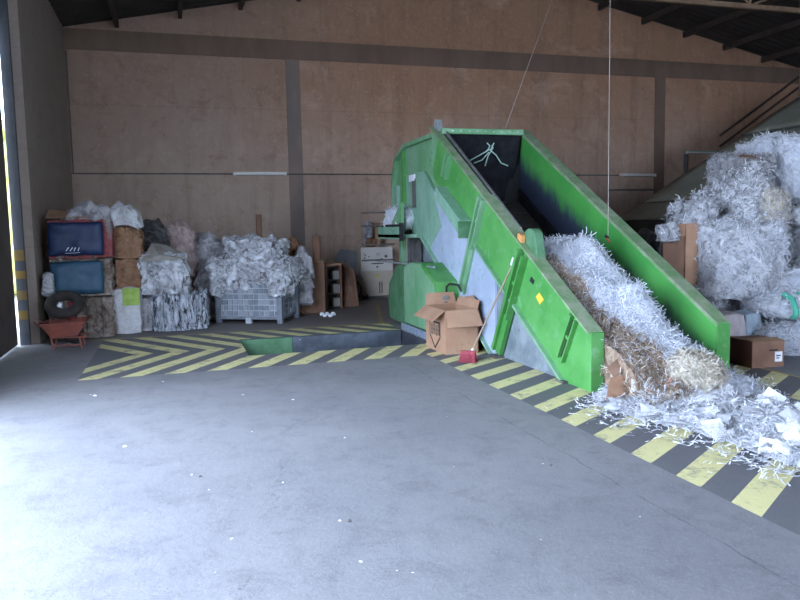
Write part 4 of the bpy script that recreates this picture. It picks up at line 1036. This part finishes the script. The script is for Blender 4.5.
for y in (Yw+.10, Yw+.45):
    MB().tube([(-2.0+.12, y-.04, .40), (xa+.02, y, .30), (xa+.10, y, .17), (xb, y+.02, .15)], .014, 6).build('handle', MT['rust'], wb)
    MB().tube([(xa+.10, y, .17), (xa+.13, y-.02, .0)], .015, 6).build('leg', MT['rust'], wb)
    MB().tube([(xb-.10, y, .16), (xb-.07, y-.02, .0)], .015, 6).build('leg', MT['rust'], wb)
MB().tube([(xa+.12, Yw+.09, .05), (xb-.08, Yw+.09, .05)], .010, 6).build('brace', MT['rust'], wb)
def torus(mb, c, Rr, r_, ax1, ax2, n=28, m_=10):
    c = Vector(c); ax1 = Vector(ax1).normalized(); ax2 = Vector(ax2).normalized(); n3 = ax1.cross(ax2); vs = []
    for i in range(n):
        a = 2*pi*i/n; d_ = ax1*cos(a)+ax2*sin(a)
        for j in range(m_):
            b_ = 2*pi*j/m_; vs.append(c+d_*(Rr+r_*cos(b_))+n3*r_*sin(b_))
    mb.smooth = True; mb.add([v[:] for v in vs], [(i*m_+j, ((i+1) % n)*m_+j, ((i+1) % n)*m_+(j+1) % m_, i*m_+(j+1) % m_) for i in range(n) for j in range(m_)]); mb.smooth = False
mb = MB(); torus(mb, (-1.50, Yw+.25, .85-.30+.06), .185, .075, (1, 0, 0), (0, .62, .48))
tag(mb.build('tyre', MT['tyre'], loc=(-1.5, Yw+.25, .4)), 'black worn tyre resting in the wheelbarrow tray', 'tyre')
mb = MB(); torus(mb, (xb-.25, Yw+.66, .16), .12, .035, (1, 0, 0), (0, 0, 1), 20, 8); mb.tube([(xb-.25, Yw+.62, .16), (xb-.25, Yw+.70, .16)], .09, 12); mb.build('wheel', MT['tyre'], wb)
fix(wb)
for (l, r_, t_, b2, m, lab, s_) in ((68, 74, 303, 313, MT['red'], 'small red rag inside the tyre', 41.), (57, 62, 303, 309, MT['white'], 'small white scrap inside the tyre', 42.)):
    xa2, xb2, za, zc = px_box(l, r_, t_, b2, Yw+.28); mb = MB()
    mmm = m if s_ != 41. else mat('dull_red_cloth', (.25, .03, .04), rough=.8)
    lumpy(mb, ((xa2+xb2)/2, Yw+.33, (za+zc)/2-.04), (xb2-xa2, .1, zc-za+.08), .02, 9, 8, .6, s_, flat_bottom=False); tag(mb.build('rag', mmm), lab, 'rag')

# ================================================================== RIGHT STACK OF PAPER BALES
def pbale(l, r_, t, b_, Y, dep, m, label, seed, nr=900, amp=.06, rnd=.3, z0=None, net=None, nn=9, cm=None, kk=.38, stand=.35, res=24, extra=None, L=(.04, .12), W=(.005, .012), name='shredded_paper_bale', cat='paper bale', bands=None):
    x0, x1, zb, zt = px_box(l, r_, t, b_, Y)
    x0 = gy(l+2, 200, Y+dep*kk).x; x1 = max(x1, x0+.35)
    if z0 is not None: zb = z0
    c = ((x0+x1)/2, Y+dep/2, (zb+zt)/2); size = (x1-x0, dep, zt-zb)
    o = thing(name, label, cat, loc=(c[0], c[1], zb))
    mb = MB(); sm = lumpy(mb, c, size, amp, 3.5, res, rnd, seed)
    sm = [s_ for s_ in sm if s_[1].y < .6 and s_[1].z > -.7]
    ribbons(mb, sm, int(nr*2.1), L, W, .03, stand*.75, 1.3, cmat=cm)
    ms = m if isinstance(m, list) else [m]
    mb.build('body', ms, o)
    if net: netting(c, (size[0]*1.0+amp*.5, size[1]+amp*.5, size[2]), 'netting', MT[net], o, nn, seed, rnd, r=.0032)
    if bands:
        for k in range(bands):
            xx = x0+(x1-x0)*(.14+.2*k); 
            q = MB(); q.tube([(xx+.0, Y-.02, zb+.03), (xx-.03, Y-.09, zb+(zt-zb)*.3), (xx-.04, Y-.10, (zb+zt)/2), (xx-.03, Y-.07, zt-.08), (xx, Y+.0, zt+.0), (xx+.02, Y+.15, zt+.04)], .032, 6)
            q.build('green_band', mat('green_band_plastic', (.08, .45, .30), rough=.5), o)
    fix(o); return (x0, x1, zb, zt)
S = [MT['shred_w'], MT['shred_b'], MT['shred_g'], MT['shred_c']]
# hidden core that the front bales lean on
B0 = pbale(672, 742, 288, 352, 7.7, 1.0, [MT['shred_g'], MT['shred_b']], 'dim netted bale at the bottom left of the right-hand paper stack', 50., 900, z0=0., net='net_dark', nn=8, cm=[0, 1])
B1 = pbale(742, 860, 270, 350, 7.6, 1.2, [MT['shred_b'], MT['shred_w']], 'low netted shredded bale behind the brown carton and sacks', 51., 1600, z0=0., net='net', nn=9, cm=[0, 1])
B2 = pbale(694, 790, 226, 296, 7.45, 1.2, [MT['shred_w'], MT['shred_b'], MT['shred_g']], 'large white netted shredded paper bale in the middle of the stack', 52., 3400, amp=.10, z0=.62, net='net', nn=6, cm=[0, 0, 0, 1, 1, 2, 2], stand=.5)
B3 = pbale(788, 880, 222, 300, 7.5, 1.2, [MT['shred_w'], MT['shred_b']], 'white shredded bale at the right frame edge, middle row', 53., 2000, amp=.09, z0=.62, net='net', nn=8, cm=[0, 1])
B4 = pbale(668, 706, 200, 228, 7.9, .7, [MT['film_white'], MT['shred_w']], 'shiny white plastic sack of paper at the left shoulder of the stack', 54., 60, amp=.06, rnd=.5, z0=1.42, kk=.8, cm=[0, 1], name='paper_sack', cat='sack')
B4b = pbale(700, 716, 228, 300, 8.5, .5, [MT['shred_g'], MT['shred_w']], 'grey loose paper bale standing behind the brown carton sheet', 55., 600, z0=0., cm=[0, 1])
B5 = pbale(704, 745, 192, 232, 7.75, 1.1, [MT['shred_w'], MT['shred_g']], 'torn white paper bale with grey strips above the large netted bale', 56., 1500, amp=.09, rnd=.35, z0=1.45, cm=[0, 0, 1], L=(.06, .14), W=(.008, .02), stand=.3, kk=.7)
B6 = pbale(738, 792, 190, 226, 7.7, 1.1, [MT['shred_c'], MT['shred_w'], MT['shred_g']], 'cream tinted shredded paper bale near the centre of the stack', 57., 1700, amp=.06, rnd=.4, z0=1.45, net='net', nn=7, cm=[0, 0, 1, 2])
B7 = pbale(716, 752, 166, 205, 8.1, .8, [MT['shred_w'], MT['film_white']], 'whitish wrapped paper bale at the upper left of the stack', 58., 800, amp=.07, rnd=.5, z0=1.85, kk=.8, cm=[0, 1], L=(.05, .13), W=(.008, .022), stand=.3)
B8 = pbale(730, 776, 155, 200, 8.15, .9, [MT['shred_g'], MT['film_grey']], 'grey dark patched bale between the two upper white bales', 59., 900, amp=.08, rnd=.4, z0=1.85, cm=[0, 1])
B9 = pbale(766, 870, 134, 208, 8.0, 1.2, [MT['shred_b'], MT['shred_w']], 'top bluish netted shredded paper bale at the right frame edge', 60., 2600, amp=.10, rnd=.4, z0=1.85, net='net', nn=8, cm=[0, 1], stand=.45)
B10 = pbale(788, 860, 205, 240, 7.5, .8, [MT['film_white'], MT['white']], 'smooth white plastic sack squeezed in at right below the top bale', 61., 40, amp=.04, rnd=.5, z0=1.5, cm=[0, 1], name='paper_sack', cat='sack')
B11 = pbale(760, 860, 328, 366, 6.75, .8, [MT['shred_b'], MT['shred_g']], 'low front netted bale right of the brown carton with label', 62., 1500, amp=.07, rnd=.4, z0=0., net='net', nn=10, cm=[0, 0, 1])
B12 = pbale(766, 850, 298, 334, 6.85, .7, [MT['shred_w'], MT['shred_b']], 'white round bale with green bands resting on the low front bale', 63., 800, amp=.05, rnd=.55, z0=.42, net='net', nn=8, cm=[0, 1], bands=3)
B13 = pbale(790, 1000, 160, 300, 8.7, 1.5, [MT['shred_b'], MT['shred_w']], 'rear high shredded bale mostly outside the right frame edge', 64., 900, amp=.1, z0=0., cm=[0, 1])
B14 = pbale(716, 800, 205, 300, 8.9, 1.0, [MT['shred_g'], MT['shred_b']], 'rear bale supporting the upper row of the stack', 65., 300, amp=.08, z0=0., cm=[0, 1])
card_piece([gy(738, 157, 8.05), gy(755, 158, 8.05), gy(765, 161, 8.1), (gy(756, 156, 8.3)), gy(740, 155, 8.3)], MT['card'], 'small yellowish card piece on top of grey dark patched bale')
# tall carton leaning on stack
tc = thing('upright_carton', 'tall flattened brown carton standing against the left side of the paper stack', 'box', loc=(6.3, 7.9, 0))
xa, xb, _, zt = px_box(663, 697, 222, 290, 7.85)
MB().box((xa, 7.85, 0), (xa+(xb-xa)*.62, 7.89, zt-.17)).build('panel', MT['card_dark'], tc, .004)
MB().box((xa+(xb-xa)*.62+.004, 7.83, 0), (xb, 7.89, zt-.02)).build('panel', MT['card'], tc, .004)
MB().box((xa+.2, 7.84, zt-.18), (xa+(xb-xa)*.62, 7.86, zt-.03)).build('flap', MT['card'], tc)
fix(tc)
cloth('white_plastic_bag', 660, 682, 223, 242, 7.72, .12, MT['film_white'], 'small white plastic bag hooked on the top corner of the upright carton', 70., 'bag', amp=.05, sag=0., rnd=.4)
cloth('black_bag', 650, 664, 232, 262, 8.6, .5, MT['film_black'], 'black plastic bag in the shade behind the green panel top', 71., 'bag', z0=0., amp=.06, rnd=.4)
# brown bottom carton with label
x0, _, _, _ = px_box(733, 752, 340, 365, 6.5)
xm = gz(752, 368).x; rc = thing('labelled_carton', 'low reddish brown carton with a small white label on the floor', 'box', loc=(6.1, 6.45, 0))
pA = gz(752, 368.5); pB = gz(784, 366.5); pC = gz(733, 364.5); hh = gy(752, 342, pA.y).z
ang = math.atan2(pB.y-pA.y, pB.x-pA.x); Wc = (pB-pA).length; Dc = .42
Mc = Matrix.Translation(pA) @ Matrix.Rotation(ang, 4, 'Z')
mb = MB(); mb.box((0, 0, 0), (Wc, Dc, hh), Mc); mb.build('body', MT['card_dark'], rc, .006)
mb = MB(); mb.box((-.004, .0, .0), (0, Dc, hh-.01), Mc); mb.build('side_face', MT['card_side_shaded'], rc)  # left face: the conveyor's shade put into this darker reddish card colour
mb = MB(); mb.add([(0, 0, hh), (Wc, 0, hh), (Wc, .14, hh+.015), (0, .14, hh+.02)], [(0, 1, 2, 3)], Mc); mb.build('lid_flap', MT['card'], rc)
mb = MB(); mb.box((Wc*.70, -.003, .06), (Wc*.93, 0, .17), Mc); mb.build('label', MT['paper_w'], rc)
mb = MB(); mb.box((Wc*.74, -.005, .12), (Wc*.88, -.003, .132), Mc); mb.box((Wc*.74, -.005, .095), (Wc*.84, -.003, .105), Mc); mb.build('label_mark', MT['ink'], rc)
mb = MB(); mb.box((Wc*.52, -.003, hh*.62), (Wc*.78, 0, hh*.68), Mc); mb.build('hand_hole', MT['black'], rc)
fix(rc)
for l, r_, t_, Y, m, lab, s_ in ((722, 746, 314, 7.05, 'sack_pink', 'pinkish translucent sack standing behind the low carton', 72.), (746, 762, 313, 7.1, 'sack_blue', 'blue grey round sack standing behind the labelled carton', 73.)):
    xa, xb, _, zt = px_box(l, r_, t_, 350, Y); mb = MB()
    lumpy(mb, ((xa+xb)/2, Y+.17, zt/2), (xb-xa, .34, zt), .015, 4, 16, .32, s_)
    tag(mb.build('sack', MT[m], loc=((xa+xb)/2, Y+.17, 0)), lab, 'sack')

# ================================================================== CORDS
pc = thing('pull_cord', 'pale vertical cord hanging from the roof into the conveyor trough', 'cord', loc=(4.85, 7.55, 1.4))
a = gy(608, 238, 7.55)
MB().tube([a, (a.x, a.y, roofz(a.x)-.05)], .0045, 5).build('cord', MT['rope'], pc)
mb = MB(); mb.tube([a+Vector((-.035, 0, .03)), a+Vector((0, 0, .0))], .018, 8); mb.build('switch', MT['black'], pc)
mb = MB(); mb.tube([a+Vector((-.02, 0, .0)), a+Vector((.02, 0, -.05))], .012, 8); mb.build('grip', mat('dark_red_grip', (.3, .04, .03), rough=.5), pc)
fix(pc)
a = gy(505, 129, 10.18); b_ = gy(552, 0, 11.5); dd = (b_-a).normalized(); tt = 1.0
b2 = a+dd*((roofz(b_.x)-.1-a.z)/dd.z)
tag(MB().tube([a, b2], .006, 5).build('steel_wire', MT['rope']), 'pale slanting wire from the conveyor cross bar up to the roof', 'wire')

# ================================================================== FLOOR LITTER
for k, (px, py, s_) in enumerate([(125, 447, .05), (192, 475, .03), (95, 396, .05), (91, 395, .03), (163, 382, .05), (243, 395, .035), (252, 432, .03), (293, 400, .04), (345, 438, .03), (340, 521, .025), (397, 571, .02), (209, 490, .025), (215, 573, .02), (283, 483, .03), (543, 464, .03), (640, 517, .02), (300, 340, .05), (155, 345, .03), (232, 352, .03), (447, 417, .02), (454, 467, .02), (361, 562, .03), (232, 539, .025), (541, 540, .02), (413, 573, .02)]):
    a = gz(px, py); s_ *= .55; mb = MB(); lumpy(mb, (a.x, a.y, s_*.15), (s_, s_*.6, s_*.3), s_*.15, 20, 5, .5, 80.+k, rot=k*1.3)
    tag(mb.build('paper_scrap', MT['paper_w'], loc=(a.x, a.y, 0)), 'tiny white paper scrap lying on the bare concrete floor', 'paper scrap', 'tiny scraps scattered on the floor')
for k, (px, py) in enumerate([(192, 478), (340, 523), (544, 467)]):
    a = gz(px, py); mb = MB(); lumpy(mb, (a.x+.05, a.y, .006), (.018, .012, .012), .003, 20, 4, .5, 120.+k)
    tag(mb.build('pebble', MT['steel_dark'], loc=(a.x, a.y, 0)), 'tiny dark pebble on the bare concrete floor', 'pebble', 'dark pebbles on the floor')

# ================================================================== LIGHT
w = bpy.data.worlds.new('sky'); SC.world = w; w.use_nodes = True
bgn = w.node_tree.nodes['Background']
bgn.inputs[0].default_value = (.62, .75, 1., 1.); bgn.inputs[1].default_value = 9.
def portal(loc, rot, sx, sy):
    l = bpy.data.lights.new('sky_portal', 'AREA'); l.shape = 'RECTANGLE'; l.size = sx; l.size_y = sy; l.energy = 1.
    l.cycles.is_portal = True
    o = bpy.data.objects.new('sky_portal', l); COL.objects.link(o); o.location = loc; o.rotation_euler = rot
portal((GX-.35, 3.4, 2.3), (0, R(-90), 0), 4.6, 7.8)
portal((7.0, Y0-.35, 2.6), (R(90), 0, 0), 5., 5.2)
vs_ = SC.view_settings; vs_.view_transform = 'Standard'; vs_.look = 'None'; vs_.exposure = 1.05; vs_.gamma = 1.
SC.display_settings.display_device = 'sRGB'
SC.cycles.max_bounces = 8; SC.cycles.diffuse_bounces = 5
